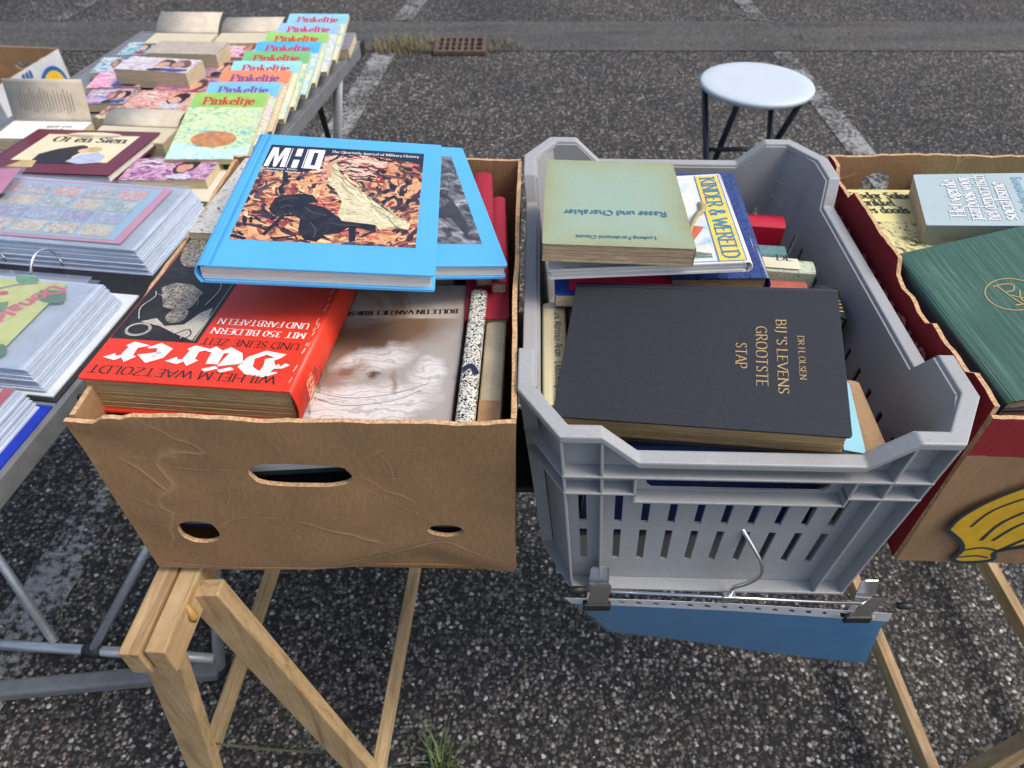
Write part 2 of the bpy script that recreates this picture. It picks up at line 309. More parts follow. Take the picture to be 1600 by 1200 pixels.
def pages(x0, x1, y0, y1, z0, z1, n=None, j=.0007, warp=None):
    mb = MB(); n = n or max(4, min(26, int((z1 - z0) / .0014))); off = 0
    for k in range(n):
        off = .6 * off + (rnd.random() - .5) * j * 1.6; a = z0 + (z1 - z0) * k / n; b = z0 + (z1 - z0) * (k + 1) / n - (z1 - z0) / n * .12
        q = lambda: (rnd.random() - .5) * j
        v, f = box_vf(x0 + q() + off, x1 + q() + off, y0 + q(), y1 + q() + off * .6, a, b)
        if warp: v = [(x, y, z + warp(x, y) * (k + 1) / n) for x, y, z in v]
        mb.add(v, f)
    return mb
def book(name, label, c, rot, w, h, t, cover, pg=None, kind='hard', spine=None, back=None, warp=None, group=None, cat_='book', sq=.0035):
    root = thing(name, label, cat_, c, rot, group); pg = pg or M_page
    if kind == 'hard':
        bt = .0026
        fc = mk('front_cover', *sheet(-w / 2 + .004, w / 2, -h / 2, h / 2, 0, bt, warp), cover, root)
        bv = fc.modifiers.new('b', 'BEVEL'); bv.width = .0006; bv.segments = 2; bv.limit_method = 'ANGLE'
        mk('back_cover', *sheet(-w / 2 + .004, w / 2, -h / 2, h / 2, -t + bt, bt), back or cover, root)
        mb = MB(); ns = 8; r = .004                       # rounded spine, joined over the hinge
        prof = [(-w / 2 + .0075, .0002), (-w / 2 + .004, -.0006)] + [(-w / 2 - r * math.sin(math.pi * k / ns) + .001, -t * k / ns) for k in range(ns + 1)] + [(-w / 2 + .004, -t + .0006), (-w / 2 + .0075, -t - .0002)]
        V = [(x, y, z) for y in (-h / 2, h / 2) for x, z in prof] + [(x + .0012, y, z * .96 - t * .02) for y in (-h / 2, h / 2) for x, z in prof]; q = len(prof)
        f = []
        for k in range(q - 1): f += [(k, k + 1, q + k + 1, q + k), (2 * q + k, 3 * q + k, 3 * q + k + 1, 2 * q + k + 1), (k, 2 * q + k, 2 * q + k + 1, k + 1), (q + k, q + k + 1, 3 * q + k + 1, 3 * q + k)]
        mk('spine', V, f, spine or cover, root, True)
        pages(-w / 2 + .003, w / 2 - sq, -h / 2 + sq, h / 2 - sq, -t + bt + .0003, -bt - .0003, warp=warp).build('page_block', pg, root)
    else:
        ct = .0005
        fc = mk('front_cover', *sheet(-w / 2, w / 2, -h / 2, h / 2, 0, ct, warp), cover, root)
        mk('back_cover', *sheet(-w / 2, w / 2, -h / 2, h / 2, -t + ct, ct), back or cover, root)
        MB().box(-w / 2 - .0006, -w / 2 - .0001, -h / 2, h / 2, -t, 0).build('spine', spine or cover, root)
        pages(-w / 2, w / 2 - .0008, -h / 2 + .0005, h / 2 - .0005, -t + ct + .0002, -ct - .0002, j=.0004, warp=warp).build('page_block', pg, root)
    return root, fc
def spine_book(name, label, c, rot, t, L, dep, cover, pg=None, group=None, spine=None):
    """book standing on its fore-edge: the spine, t wide and L long, is the top face"""
    root = thing(name, label, 'book', c, rot, group); n = 6; mb = MB()
    prof = [(-t / 2, -dep)] + [(-t / 2 * math.cos(math.pi * k / n), -.004 + .004 * math.sin(math.pi * k / n)) for k in range(n + 1)] + [(t / 2, -dep)]
    V = [(x, y, z) for y in (-L / 2, L / 2) for x, z in prof] + [(x * .86, y, z - .002) for y in (-L / 2, L / 2) for x, z in prof]; q = len(prof); f = []; mi = []
    for k in range(q - 1):
        f += [(k, q + k, q + k + 1, k + 1), (2 * q + k, 2 * q + k + 1, 3 * q + k + 1, 3 * q + k), (k, k + 1, 2 * q + k + 1, 2 * q + k), (q + k, 3 * q + k, 3 * q + k + 1, q + k + 1)]; mi += [1 if 0 < k < q - 2 else 0] * 4
    sp = mk('cover', V, f, [cover, spine or cover], root, False, mi)
    mb = MB(); m = max(3, int(t / .0022))
    for k in range(m):
        a = -t * .42 + t * .84 * k / m; mb.box(a, a + t * .84 / m * .85, -L / 2 + .003 + rnd.random() * .001, L / 2 - .003 - rnd.random() * .001, -dep + .003, -.007)
    mb.build('page_block', pg or M_page, root); return root, sp

# ------------------------------------------------------------------ ground
def asphalt(name, paintmask=0, smooth=0):
    m, t, p, tc = newmat(name); v = mapping(t, tc); wob = noise_n(t, v, 90, 3)
    add = _n(t, 'ShaderNodeVectorMath'); add.operation = 'MULTIPLY_ADD'; add.inputs[1].default_value = (.012, .012, .012); t.links.new(wob.outputs[1], add.inputs[0]); t.links.new(v, add.inputs[2])
    vo = _n(t, 'ShaderNodeTexVoronoi'); vo.inputs['Scale'].default_value = 105; vo.inputs['Randomness'].default_value = 1; t.links.new(add.outputs[0], vo.inputs['Vector'])
    sep = _n(t, 'ShaderNodeSeparateColor'); t.links.new(vo.outputs['Color'], sep.inputs[0])
    stone = ramp(t, sep.outputs[0], [(0, (.05, .047, .043)), (.35, (.1, .093, .082)), (.6, (.18, .166, .145)), (.8, (.27, .245, .21)), (.93, (.4, .37, .33)), (1, (.6, .58, .55))])
    msk = ramp(t, vo.outputs['Distance'], [(.3, (1, 1, 1)), (.62, (0, 0, 0))])
    few = ramp(t, sep.outputs[1], [(.3, (.12, .12, .12)), (.42, (1, 1, 1))]); msk = mixc(t, 1, msk, few, 'MULTIPLY')
    c = mixc(t, msk, (.022, .0212, .021), stone)
    big = noise_n(t, v, 1.1, 5, .6, .4); c = mixc(t, 1, c, ramp(t, big.outputs[0], [(.3, (.72, .72, .73)), (.7, (1.22, 1.2, 1.16))]), 'MULTIPLY')
    if smooth: c = mixc(t, smooth, c, ramp(t, noise_n(t, mapping(t, tc, (.3, 2.4, 1)), 3, 5).outputs[0], [(.3, (.05, .049, .046)), (.58, (.1, .096, .088)), (.72, (.115, .095, .06))]))
    if paintmask:
        n1 = noise_n(t, v, 55, 5, .7); n2 = noise_n(t, v, 4, 4)
        f = _n(t, 'ShaderNodeMath'); f.operation = 'MULTIPLY_ADD'; f.inputs[1].default_value = .6; t.links.new(n2.outputs[0], f.inputs[0]); t.links.new(n1.outputs[0], f.inputs[2])
        c = mixc(t, ramp(t, f.outputs[0], [(.82 - .2 * paintmask, (0, 0, 0)), (.96 - .2 * paintmask, (.85, .85, .85))]), c, (.36, .36, .35))
    t.links.new(c, p.inputs['Base Color']); p.inputs['Roughness'].default_value = .85; p.inputs['Specular IOR Level'].default_value = .3
    inv = _n(t, 'ShaderNodeMath'); inv.operation = 'SUBTRACT'; inv.inputs[0].default_value = 1; t.links.new(vo.outputs['Distance'], inv.inputs[1]); bump(t, p, inv.outputs[0], .8 if not smooth else .3, .004)
    return m
M_asph = asphalt('exposed_aggregate_asphalt'); M_line = asphalt('worn_line_paint', .28); M_linefaint = asphalt('faint_line_paint', .1); M_gut = asphalt('smooth_gutter_asphalt', 0, .62)
tag(mk('ground', [(-40, -20, 0), (40, -20, 0), (40, 60, 0), (-40, 60, 0)], [(0, 1, 2, 3)], M_asph), kind='structure')
tag(mk('gutter', [(-40, 4.31, .004), (40, 4.31, .004), (40, 4.84, .004), (-40, 4.84, .004)], [(0, 1, 2, 3)], M_gut), kind='structure')
def strip(name, a, b, wd, mat, z=.004):
    a, b = Vector(a), Vector(b); d = (b - a).normalized(); x = Vector((d.y, -d.x)) * wd / 2; n = 24; V = []
    for k in range(n + 1):
        p = a.lerp(b, k / n); j = 1 + (rnd.random() - .5) * .12; V += [(*(p - x * j), z), (*(p + x * j), z)]
    tag(mk(name, V, [(2 * i, 2 * i + 1, 2 * i + 3, 2 * i + 2) for i in range(n)], mat), kind='structure')
strip('parking_line', (-.695, 4.86), (-.56, 5.9), .13, M_line); strip('parking_line', (-.735, 4.28), (-.87, 2.6), .13, M_line); strip('parking_line', (-.873, 2.57), (-1.09, .5), .12, M_linefaint)
strip('parking_line', (1.575, 4.86), (1.55, 6), .12, M_line); strip('parking_line', (1.56, 4.29), (1.58, .6), .12, M_line); strip('parking_line', (-2.89, 4.86), (-2.8, 6.2), .12, M_line)
# loose-looking stones of the exposed aggregate: one mesh, too many to count
def stones(name, X0, X1, Y0, Y1, n, rmin, rmax, seed):
    g = np.random.default_rng(seed); K = 6
    cx = g.uniform(X0, X1, n); cy = g.uniform(Y0, Y1, n); r = rmin + (rmax - rmin) * g.power(.55, n); asp = g.uniform(.6, 1, n); an = g.uniform(0, 6.28, n); ht = g.uniform(.3, .62, n) * r
    ring = np.arange(K) * 2 * np.pi / K; V = np.zeros((n, 2 * K + 1, 3))
    for lay, (s, z) in enumerate(((1, -.05), (.72, .72))):
        rad = r[:, None] * s * g.uniform(.8, 1.2, (n, K)); a = ring[None] + g.uniform(-.25, .25, (n, K)); x = np.cos(a) * rad; y = np.sin(a) * rad * asp[:, None]
        V[:, lay * K:(lay + 1) * K, 0] = cx[:, None] + x * np.cos(an)[:, None] - y * np.sin(an)[:, None]; V[:, lay * K:(lay + 1) * K, 1] = cy[:, None] + x * np.sin(an)[:, None] + y * np.cos(an)[:, None]
        V[:, lay * K:(lay + 1) * K, 2] = (ht * z)[:, None] + (g.uniform(-.1, .1, (n, K)) * ht[:, None] if lay else 0)
    V[:, 2 * K, 0] = cx; V[:, 2 * K, 1] = cy; V[:, 2 * K, 2] = ht
    T = []
    for k in range(K):
        k2 = (k + 1) % K; T += [(k, k2, K + k2), (k, K + k2, K + k), (K + k, K + k2, 2 * K)]
    T = (np.array(T)[None] + (np.arange(n) * (2 * K + 1))[:, None, None]).reshape(-1, 3)
    me = bpy.data.meshes.new(name); me.vertices.add(n * (2 * K + 1)); me.vertices.foreach_set('co', V.reshape(-1)); nt_ = len(T)
    me.loops.add(nt_ * 3); me.loops.foreach_set('vertex_index', T.reshape(-1).astype(np.int32)); me.polygons.add(nt_)
    me.polygons.foreach_set('loop_start', np.arange(0, nt_ * 3, 3, dtype=np.int32)); me.polygons.foreach_set('loop_total', np.full(nt_, 3, dtype=np.int32)); me.polygons.foreach_set('use_smooth', np.ones(nt_, dtype=bool))
    pal = np.array([(.06, .055, .05), (.085, .078, .07), (.11, .1, .085), (.15, .13, .105), (.2, .175, .14), (.22, .15, .1), (.3, .28, .24), (.46, .45, .42)]); pr = np.array([.28, .24, .18, .11, .07, .03, .055, .035])
    c = pal[g.choice(len(pal), n, p=pr)] * g.uniform(.3, 1.35, (n, 1)); C4 = np.ones((n, 2 * K + 1, 4)); C4[:, :, :3] = c[:, None]
    me.update(); at = me.color_attributes.new('Col', 'FLOAT_COLOR', 'POINT'); at.data.foreach_set('color', C4.reshape(-1)); me.validate()
    m, t, p, tc = newmat('river_stone'); a = _n(t, 'ShaderNodeVertexColor'); a.layer_name = 'Col'
    t.links.new(mixc(t, 1, a.outputs[0], ramp(t, noise_n(t, mapping(t, tc), 500, 3).outputs[0], [(.3, (.8, .8, .8)), (.7, (1.15, 1.15, 1.15))]), 'MULTIPLY'), p.inputs['Base Color']); p.inputs['Roughness'].default_value = .6
    me.materials.append(m); o = bpy.data.objects.new(name, me); col.objects.link(o); return o
tag(stones('aggregate_stones', -1.6, 1.5, .3, 1.75, 38000, .002, .006, 3), 'small rounded stones set in the dark asphalt under the trestles', 'gravel', kind='stuff')

def blades(name, label, cx, cy, n, spread, h, c1, c2, seed, kind=None, cat_='grass', z0=0):
    g = random.Random(seed); mb = MB()
    for i in range(n):
        a = g.random() * 6.28; rr = spread * g.random() ** .7; x = cx + rr * math.cos(a) * (spread and 1); y = cy + rr * math.sin(a) * .7; b = g.random() * 6.28; L = h * (.45 + .7 * g.random()); le = .25 + .75 * g.random(); wd = .0016 + .0016 * g.random()
        px, py = -math.sin(b) * wd, math.cos(b) * wd; V = []
        for k in range(4):
            q = k / 3; X = x + math.cos(b) * L * le * q * q; Y = y + math.sin(b) * L * le * q * q; Z = z0 + L * (q - .35 * le * q * q); s = 1 - q * .92; V += [(X - px * s, Y - py * s, Z), (X + px * s, Y + py * s, Z)]
        mb.add(V, [(0, 1, 3, 2), (2, 3, 5, 4), (4, 5, 7, 6)], i % 2)
    o = mb.build(name, [M('blade_' + name + str(seed) + 'a', c1, .6, .3, 40), M('blade_' + name + str(seed) + 'b', c2, .6, .3, 40)]); return tag(o, label, cat_, kind=kind)
blades('grass_tuft', 'small green grass tuft growing in the asphalt below the cardboard box', -.135, .47, 46, .03, .085, (.07, .12, .03), (.16, .19, .07), 4)
# drain grate with dry grass round it
dg = thing('drain_grate', 'rusty iron drain grate set in the gutter', 'drain', (-.3, 4.36, .004))
M_rust = M('rusty_iron', (.11, .07, .05), .8, .4, 40, .5, 200); M_void = M('shaft_shade_black', (.006, .006, .006), .9, .1)
MB().box(-.13, .13, -.1, .1, .001, .004).build('shaft_shade', M_void, dg)  # thin black slab stands in for the unlit depth under the bars
f = MB(); f.box(-.15, .15, -.125, -.1, .001, .022); f.box(-.15, .15, .1, .125, .001, .022); f.box(-.15, -.125, -.1, .1, .001, .022); f.box(.125, .15, -.1, .1, .001, .022); f.build('frame', M_rust, dg)
for k in range(6): MB().box(-.094 + k * .036 - .007, -.094 + k * .036 + .007, -.1, .1, .006, .021).build('bar', M_rust, dg)
for k in range(2): MB().box(-.125, .125, -.04 + k * .07, -.028 + k * .07, .005, .019).build('cross_bar', M_rust, dg)
blades('dry_grass', 'dry yellow grass growing round the drain grate', -.62, 4.36, 420, .2, .07, (.24, .19, .08), (.13, .12, .05), 11, 'stuff', z0=.004)
blades('dry_grass', 'sparse dry grass just right of the drain grate', -.06, 4.37, 150, .14, .045, (.2, .16, .09), (.1, .1, .05), 12, 'stuff', z0=.004)
blades('weeds', 'low brown weeds in the gutter behind the white stool', 1.75, 4.55, 170, .42, .022, (.15, .11, .06), (.1, .09, .04), 13, 'stuff', z0=.004)

# ------------------------------------------------------------------ folding table at the left
TA = Vector((-.415, 2.068)); TD = Vector((-.1299, -.9915)); TL = Vector((-.9915, .1299)); TZ = .78; TWD = .64; TLN = 1.72
def tp(u, v, z): p = TA + TD * u + TL * v; return (p.x, p.y, z)          # u towards the viewer, v to the left
tb = thing('folding_table', 'long grey folding table on aluminium legs covered with books', 'table')
M_tab = M('grey_laminate', sr(120, 122, 124), .55, .1, 60, .1, 500); M_tabedge = M('grey_table_edge', sr(112, 114, 116), .5, .12, 40)
def slab(name, u0, u1, v0, v1, z0, z1, mat, par):
    V = [tp(u, v, z) for z in (z0, z1) for v in (v0, v1) for u in (u0, u1)]
    return MB().add(V, [(0, 1, 3, 2), (4, 6, 7, 5), (0, 4, 5, 1), (2, 3, 7, 6), (0, 2, 6, 4), (1, 5, 7, 3)]).build(name, mat, par, bev=.002)
slab('table_top', .006, TLN - .006, .006, TWD - .006, TZ - .02, TZ, M_tab, tb)
slab('edge_rail', 0, TLN, -.004, .0055, TZ - .03, TZ + .002, M_tabedge, tb); slab('edge_rail', 0, TLN, TWD - .0055, TWD + .004, TZ - .03, TZ + .002, M_tabedge, tb)
slab('end_rail', -.004, .0055, .006, TWD - .006, TZ - .03, TZ + .001, M_tabedge, tb); slab('end_rail', TLN - .0055, TLN + .004, .006, TWD - .006, TZ - .03, TZ + .001, M_tabedge, tb)
slab('edge_corner', -.006, .03, -.006, .0, TZ - .034, TZ + .004, M_black, tb)
def tube(name, pts, r, mat, par, n=12): return MB().tube(pts, r, n).build(name, mat, par, True)
tube('leg', [(-.604, .652, .012), (-.6, 1.2, .75)], .0125, M_alu, tb); tube('leg', [(-1.22, .69, .012), (-1.18, 1.24, .75)], .0125, M_alu, tb)
tube('leg', [(-.452, 1.88, .75), (-.64, 2.2, .012)], .0125, M_alu, tb); tube('leg', [(-1.02, 1.95, .75), (-1.2, 2.26, .012)], .0125, M_alu, tb)
tube('cross_tube', [(-1.215, .7, .045), (-.608, .66, .045)], .0105, M_alu, tb); tube('brace', [(-.86, .675, .05), (-.604, .95, .4)], .009, M_alu, tb); tube('brace', [(-.945, .692, .05), (-1.2, .96, .4)], .009, M_alu, tb)
tube('tube_joint', [(-.878, .678, .045), (-.842, .676, .045)], .0155, M_black, tb)
MB().bar((-1.24, .585, .018), (-.6, .648, .018), .034, .03).build('foot_bar', M_tabedge, tb, bev=.006); MB().bar((-.61, .635, .0), (-.6, .67, .0), .03, .04).build('foot_cap', M_black, tb, bev=.004)
MB().bar((-.47, 1.72, .75), (-.52, 2.0, .35), .014, .006).build('strut', M_black, tb); MB().bar((-.5, 1.55, .745), (-.56, 1.85, .42), .016, .008).build('strut', M_black, tb)
for u in (1.35, 1.39): MB().tube([tp(u, -.004, TZ - .014), tp(u, -.009, TZ - .014)], .005, 8).build('rivet', M_black, tb, True)

# ------------------------------------------------------------------ trestles and board under the boxes
def trestle(label, x0, yaw, sgn):
    o = thing('trestle', label, 'trestle', (x0, .67, 0), (yaw, 0, 0), 'wooden trestles under the book boxes'); top = .722
    for s in (-1, 1): MB().box(s * .0135 - .0115, s * .0135 + .0115, -.325 + (.004 if s > 0 else 0), .33, top - .046, top).build('top_beam', M_wood[1], o, bev=.0018)
    for s in (-1, 1):
        fx = s * (.15 if s * sgn < 0 else .155)
        for y in (-.25, .25):
            yy = y + (.014 * s); p = (s * .03, yy, top - .012 if s > 0 else top - .05); q = (fx, yy, .001)
            b = MB().bar(p, q, .022, .046, up=(1, 0, 0)); b.build('leg', M_wood[2], o, bev=.0018)
        MB().bar((fx * .9 + s * .016, -.262, .1), (fx * .9 + s * .016, .29, .1), .02, .034).build('lower_rail', M_wood[1], o, bev=.0015)
    MB().tube([(-.125, -.235, .2), (-.04, -.235, .188), (.04, -.235, .187), (.125, -.235, .2)], .0022, 6).build('cord', M('green_cord', (.08, .09, .05), .8), o)
    mb = MB().tube([(.024, -.262, top - .004), (.03, -.268, top - .02), (.026, -.266, top - .034)], [.003, .0055, .0025], 8); mb.build('glue_blob', M('dried_glue', sr(168, 132, 70), .5), o, True)
    return o
trestle('wooden trestle under the left cardboard box, its twin beam ends sticking out', -.375, -3.5, 1)
trestle('wooden trestle at the right edge under the banana box', .885, 1.0, -1)
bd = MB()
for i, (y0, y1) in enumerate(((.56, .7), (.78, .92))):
    tag(MB().box(-.47, .97, y0, y1, .7225, .7335).build('board', M('shade_toned_board', sr(72, 62, 52), .8, .3, 30, .3, 200), bev=.001), 'thin %s board, coloured dark for the shaded gap, across the trestles carrying the boxes' % ('front', 'rear')[i], 'board', 'boards under the boxes')  # dark board colour stands in for the shade between box and crate

# ------------------------------------------------------------------ cardboard boxes
def nz(x, y, s, o=0): return noise.noise(Vector((x * s + o, y * s - o * .7, o * 1.3)))
def top_edge(x0, x1, zf, n=46, amp=.0014):
    return [(x0 + (x1 - x0) * k / n, zf(x0 + (x1 - x0) * k / n) + (rnd.random() - .5) * amp + .0016 * nz(k * .35, 0, 1, x0 * 9)) for k in range(n + 1)]
def wall(parent, name, x0, x1, zf, holes, fn, mats, dent, seed, t=.005, grid=.011):
    te = top_edge(x0, x1, zf); n = 14
    out = [(x0 + (x1 - x0) * k / n, 0) for k in range(n + 1)] + [(x1, zf(x1) * k / 6) for k in range(1, 6)] + te[::-1] + [(x0, zf(x0) * k / 6) for k in range(5, 0, -1)]
    V, Fc, m = plate(out, holes, lambda x, z, q: fn(x, z, q + dent(x, z)), t, grid)
    o = mk(name, V, Fc, mats, parent, False, m); o.data.polygons.foreach_set('use_smooth', [i == 0 for i in m]); return o
def carton(name, label, c, yaw, W, D, Hb, mats, fh, sh, zfs, dents, inner, group, rh=None):
    r = thing(name, label, 'box', c, (yaw, 0, 0), group); w2, d2, t = W / 2, D / 2, .005
    wall(r, 'front_wall', -w2, w2, zfs[0], fh, lambda x, z, q: (x, -d2 + q, z), [mats[0], M_edge], dents[0], 1)
    wall(r, 'rear_wall', -w2, w2, zfs[1], fh[:1] if rh is None else rh, lambda x, z, q: (-x, d2 - q, z), [mats[1], M_edge], dents[1], 2)
    wall(r, 'left_wall', -d2 + t + .0005, d2 - t - .0005, zfs[2], sh, lambda y, z, q: (-w2 + q, -y, z), [mats[2], M_edge], dents[2], 3)
    wall(r, 'right_wall', -d2 + t + .0005, d2 - t - .0005, zfs[3], sh, lambda y, z, q: (w2 - q, y, z), [mats[3], M_edge], dents[3], 4)
    MB().box(-w2 + t, w2 - t, -d2 + t, d2 - t, .0005, .006).build('bottom', inner, r); return r
def dent_front(x, z):
    d = .0035 * nz(x, z, 6, 3) + .0012 * nz(x, z, 22, 5)
    k = z - (.052 - abs(x - .1) * .42)                    # folded triangle above the bottom edge
    if x > -.02 and k < 0: d += min(.006, -k * .22)
    d -= .004 * math.exp(-((z - .25) / .02) ** 2) * (1 if x < -.15 else .2)
    return max(d, -.008)
dsoft = lambda o: (lambda x, z: .003 * nz(x, z, 6, o) + .0008 * nz(x, z, 25, o))
boxL = carton('cardboard_box', 'plain brown cardboard box full of books on the left trestle', (-.1965, .6975, .734), -1.0, .409, .515, .252,
    [M_card] * 4, [ell(-.006, .172, .05, .0175, 34, .05, 3), ell(-.135, .075, .021, .0195, 26, .06, 2.4), ell(.13, .0795, .019, .0105, 24, .06)], [ell(0, .165, .045, .018, 26, .04, 3)],
    [lambda x: .2505 + .004 * nz(x, 0, 14, 2) - (.006 if x < -.17 else 0), lambda x: .251 + .004 * nz(x, 0, 9, 4), lambda y: .249 + .003 * nz(y, 0, 9, 6), lambda y: .250 + .003 * nz(y, 0, 9, 8) - (.012 if .02 < y < .09 else 0)],
    [dent_front, dsoft(7), dsoft(9), dsoft(11)], M_inner, 'cardboard boxes of books on the trestles')
M_crease = M('pale_crease', sr(186, 150, 112), .85, .2, 200)
def crease(pts, wd):
    V, Fc = pen(cat(pts), lambda a, b: wd / 2); n_ = len(V) // 2
    for k in range(n_):          # fade to a point at both ends
        f_ = min(1, 4 * min(k, n_ - 1 - k) / n_ + .1); a, b = V[2 * k], V[2 * k + 1]; c = ((a[0] + b[0]) / 2, (a[1] + b[1]) / 2); V[2 * k] = (c[0] + (a[0] - c[0]) * f_, c[1] + (a[1] - c[1]) * f_); V[2 * k + 1] = (c[0] + (b[0] - c[0]) * f_, c[1] + (b[1] - c[1]) * f_)
    mk('crease_line', [(x, -.2575 + dent_front(x, z) - .0007, z) for x, z in V], Fc, M_crease, boxL)
for pts, wd in (([(-.058, .176), (-.085, .18), (-.11, .178), (-.14, .184)], .0011), ([(-.175, .2), (-.15, .194), (-.12, .197), (-.09, .195)], .0007), ([(-.075, .165), (-.082, .15), (-.088, .128), (-.1, .118)], .0008), ([(.046, .172), (.07, .17), (.1, .171)], .0009), ([(.046, .16), (.07, .14), (.1, .115), (.128, .096)], .0007), ([(-.158, .085), (-.175, .09), (-.19, .088)], .0008), ([(-.114, .082), (-.09, .1), (-.06, .104), (-.03, .1)], .0008), ([(-.05, .092), (-.03, .07), (-.012, .045), (.01, .03)], .0009), ([(-.02, .006), (.04, .026), (.1, .052), (.13, .06), (.16, .04), (.195, .022)], .0016), ([(.15, .07), (.175, .072), (.195, .078)], .0007), ([(.075, .21), (.085, .19), (.084, .15)], .0008), ([(-.2, .012), (-.1, .006), (0, .005), (.1, .006), (.195, .008)], .0022), ([(-.03, .24), (-.02, .22), (-.015, .2)], .0006), ([(.02, .09), (.05, .08), (.09, .075)], .0006)): crease(pts, wd)
def two_print(name, zc):
    m, t, p, tc = newmat(name); src = M_cardred.node_tree
    sep = _n(t, 'ShaderNodeSeparateXYZ'); t.links.new(tc.outputs['Object'], sep.inputs[0]); n = noise_n(t, mapping(t, tc), 60, 3)
    ad = _n(t, 'ShaderNodeMath'); ad.operation = 'MULTIPLY_ADD'; ad.inputs[1].default_value = .004; t.links.new(n.outputs[0], ad.inputs[0]); t.links.new(sep.outputs[2], ad.inputs[2])
    gt = _n(t, 'ShaderNodeMath'); gt.operation = 'GREATER_THAN'; gt.inputs[1].default_value = zc; t.links.new(ad.outputs[0], gt.inputs[0])
    fib = ramp(t, noise_n(t, mapping(t, tc, (1, 1, .3)), 300, 3).outputs[0], [(.3, (.86, .86, .86)), (.7, (1.08, 1.07, 1.06))]); big = ramp(t, noise_n(t, mapping(t, tc), 8, 5).outputs[0], [(.3, (.85, .85, .85)), (.7, (1.1, 1.1, 1.1))])
    c = mixc(t, gt.outputs[0], KRAFT, sr(150, 36, 42)); t.links.new(mixc(t, 1, mixc(t, 1, c, fib, 'MULTIPLY'), big, 'MULTIPLY'), p.inputs['Base Color']); p.inputs['Roughness'].default_value = .75
    bump(t, p, noise_n(t, mapping(t, tc), 40, 4).outputs[0], .4, .0015); return m
M_ban = two_print('banana_box_print', .187)
def torn_left(y):          # wall coordinate y runs from the front (positive) to the rear here
    z = .25 + .003 * nz(y, 0, 12, 3)
    if -.215 < y < -.15: z -= .014
    if .02 < y < .12: z -= .018 + .006 * nz(y, 0, 40, 1)
    if .12 <= y < .2: z -= .008
    return z
boxR = carton('banana_box', 'cardboard banana box with red printed sides at the right edge', (.65, .7075, .734), -1.0, .40, .515, .252,
    [M_ban, M_card, M_cardred, M_card], [], [], [lambda x: .243 + .006 * nz(x, 0, 11, 9) + (.006 if x > -.16 else -.006), lambda x: .249 + .004 * nz(x, 0, 9, 5), torn_left, lambda y: .25],
    [dsoft(13), dsoft(15), dsoft(17), dsoft(19)], M_inner, 'cardboard boxes of books on the trestles', [ell(.118, .203, .022, .02, 26, .05)])
# lettering on the red side, upside down, and the bananas on the front
def face(parent, name, origin, xa, ya, za):
    o = bpy.data.objects.new(name, None); col.objects.link(o); o.parent = parent; o.matrix_local = Matrix((Vector(xa), Vector(ya), Vector(za))).transposed().to_4x4(); o.matrix_local.translation = origin; return o
def stamp(o, parent, origin, xa, ya, za):           # put a flat print built in xy onto a box face
    m = Matrix((Vector(xa), Vector(ya), Vector(za))).transposed().to_4x4(); m.translation = Vector(origin); o.data.transform(m); o.parent = parent; return o
M_bantext = M('pale_red_print', sr(206, 128, 112), .7, .2, 200)
for s, p0, p1, cp, st in (('PREMIUM BANANAS', (-.235, -.212), (.06, -.212), .026, 'heavy'), ('PREMIUM BANANAS', (.085, -.212), (.25, -.212), .026, 'heavy')):
    stamp(write(None, s, p0, p1, cp, M_bantext, st, 0), boxR, (-.2045, 0, 0), (0, 1, 0), (0, 0, -1), (-1, 0, 0))
M_yel = M('banana_yellow_print', sr(214, 168, 32), .75, .12, 60); M_bline = M('banana_line_print', sr(38, 52, 60), .75, .15, 60)
BF = ((-.0, -.2625, 0), (1, 0, 0), (0, 0, 1), (0, -1, 0))
ban = [(-.172, .068), (-.168, .092), (-.15, .122), (-.12, .148), (-.08, .163), (-.04, .168), (0, .16), (.0, .03), (-.05, .045), (-.1, .03), (-.098, .012), (-.128, .006), (-.142, .012), (-.14, .03), (-.15, .048)]
stamp(shape(None, 'banana_print', cat(ban + ban[:1])[:-1], M_yel, .0), boxR, *BF)
for pl, wdt in ((ban[:7], .0045), (ban[8:] + ban[:1], .0055), ([(-.15, .075), (-.14, .105), (-.11, .13), (-.07, .145), (-.03, .15)], .003), ([(-.128, .05), (-.12, .085), (-.09, .115), (-.05, .13), (-.02, .132)], .004), ([(-.115, .05), (-.1, .08), (-.07, .1), (-.03, .11)], .004), ([(-.14, .03), (-.12, .036), (-.1, .03)], .003), ([(-.14, .016), (-.12, .02), (-.105, .016)], .0025), ([(-.1, .03), (-.075, .06), (-.04, .085)], .005), ([(-.1, .032), (-.06, .05), (-.02, .07)], .004)):
    stamp(line(None, 'banana_outline', pl, wdt, M_bline, .0004), boxR, *BF)
# far carton standing on the ground behind the table
bk = carton('fruit_carton', 'open fruit carton with white and blue print on the ground behind the table', (-2.42, 3.36, .001), -6, .42, .5, .26,
    [M_cardwhite, M_card, M_cardwhite, M_cardwhite], [ell(0, .17, .05, .02, 24)], [], [lambda x: .255, lambda x: .257, lambda y: .255, lambda y: .255], [dsoft(23)] * 4, M_inner, None)
M_cblue = M('emblem_blue', sr(36, 92, 156), .6, .1); M_cyel = M('emblem_yellow', sr(226, 182, 42), .6, .1)
for org, ax in (((-.05, -.2555, .12), ((1, 0, 0), (0, 0, 1), (0, -1, 0))), ((.2155, .02, .12), ((0, 1, 0), (0, 0, 1), (1, 0, 0)))):
    stamp(shape(None, 'emblem_ring', ell(.1, 0, .1, .095), M_cblue, 0), bk, org, *ax); stamp(shape(None, 'emblem_disc', ell(.1, 0, .08, .075), M_cyel, .001), bk, org, *ax)
    for k in range(3): stamp(quad(None, 'stripe', -.08 + k * .025, .09, -.065 + k * .025, .125, M_cblue, .0005, None, 1), bk, org, *ax)

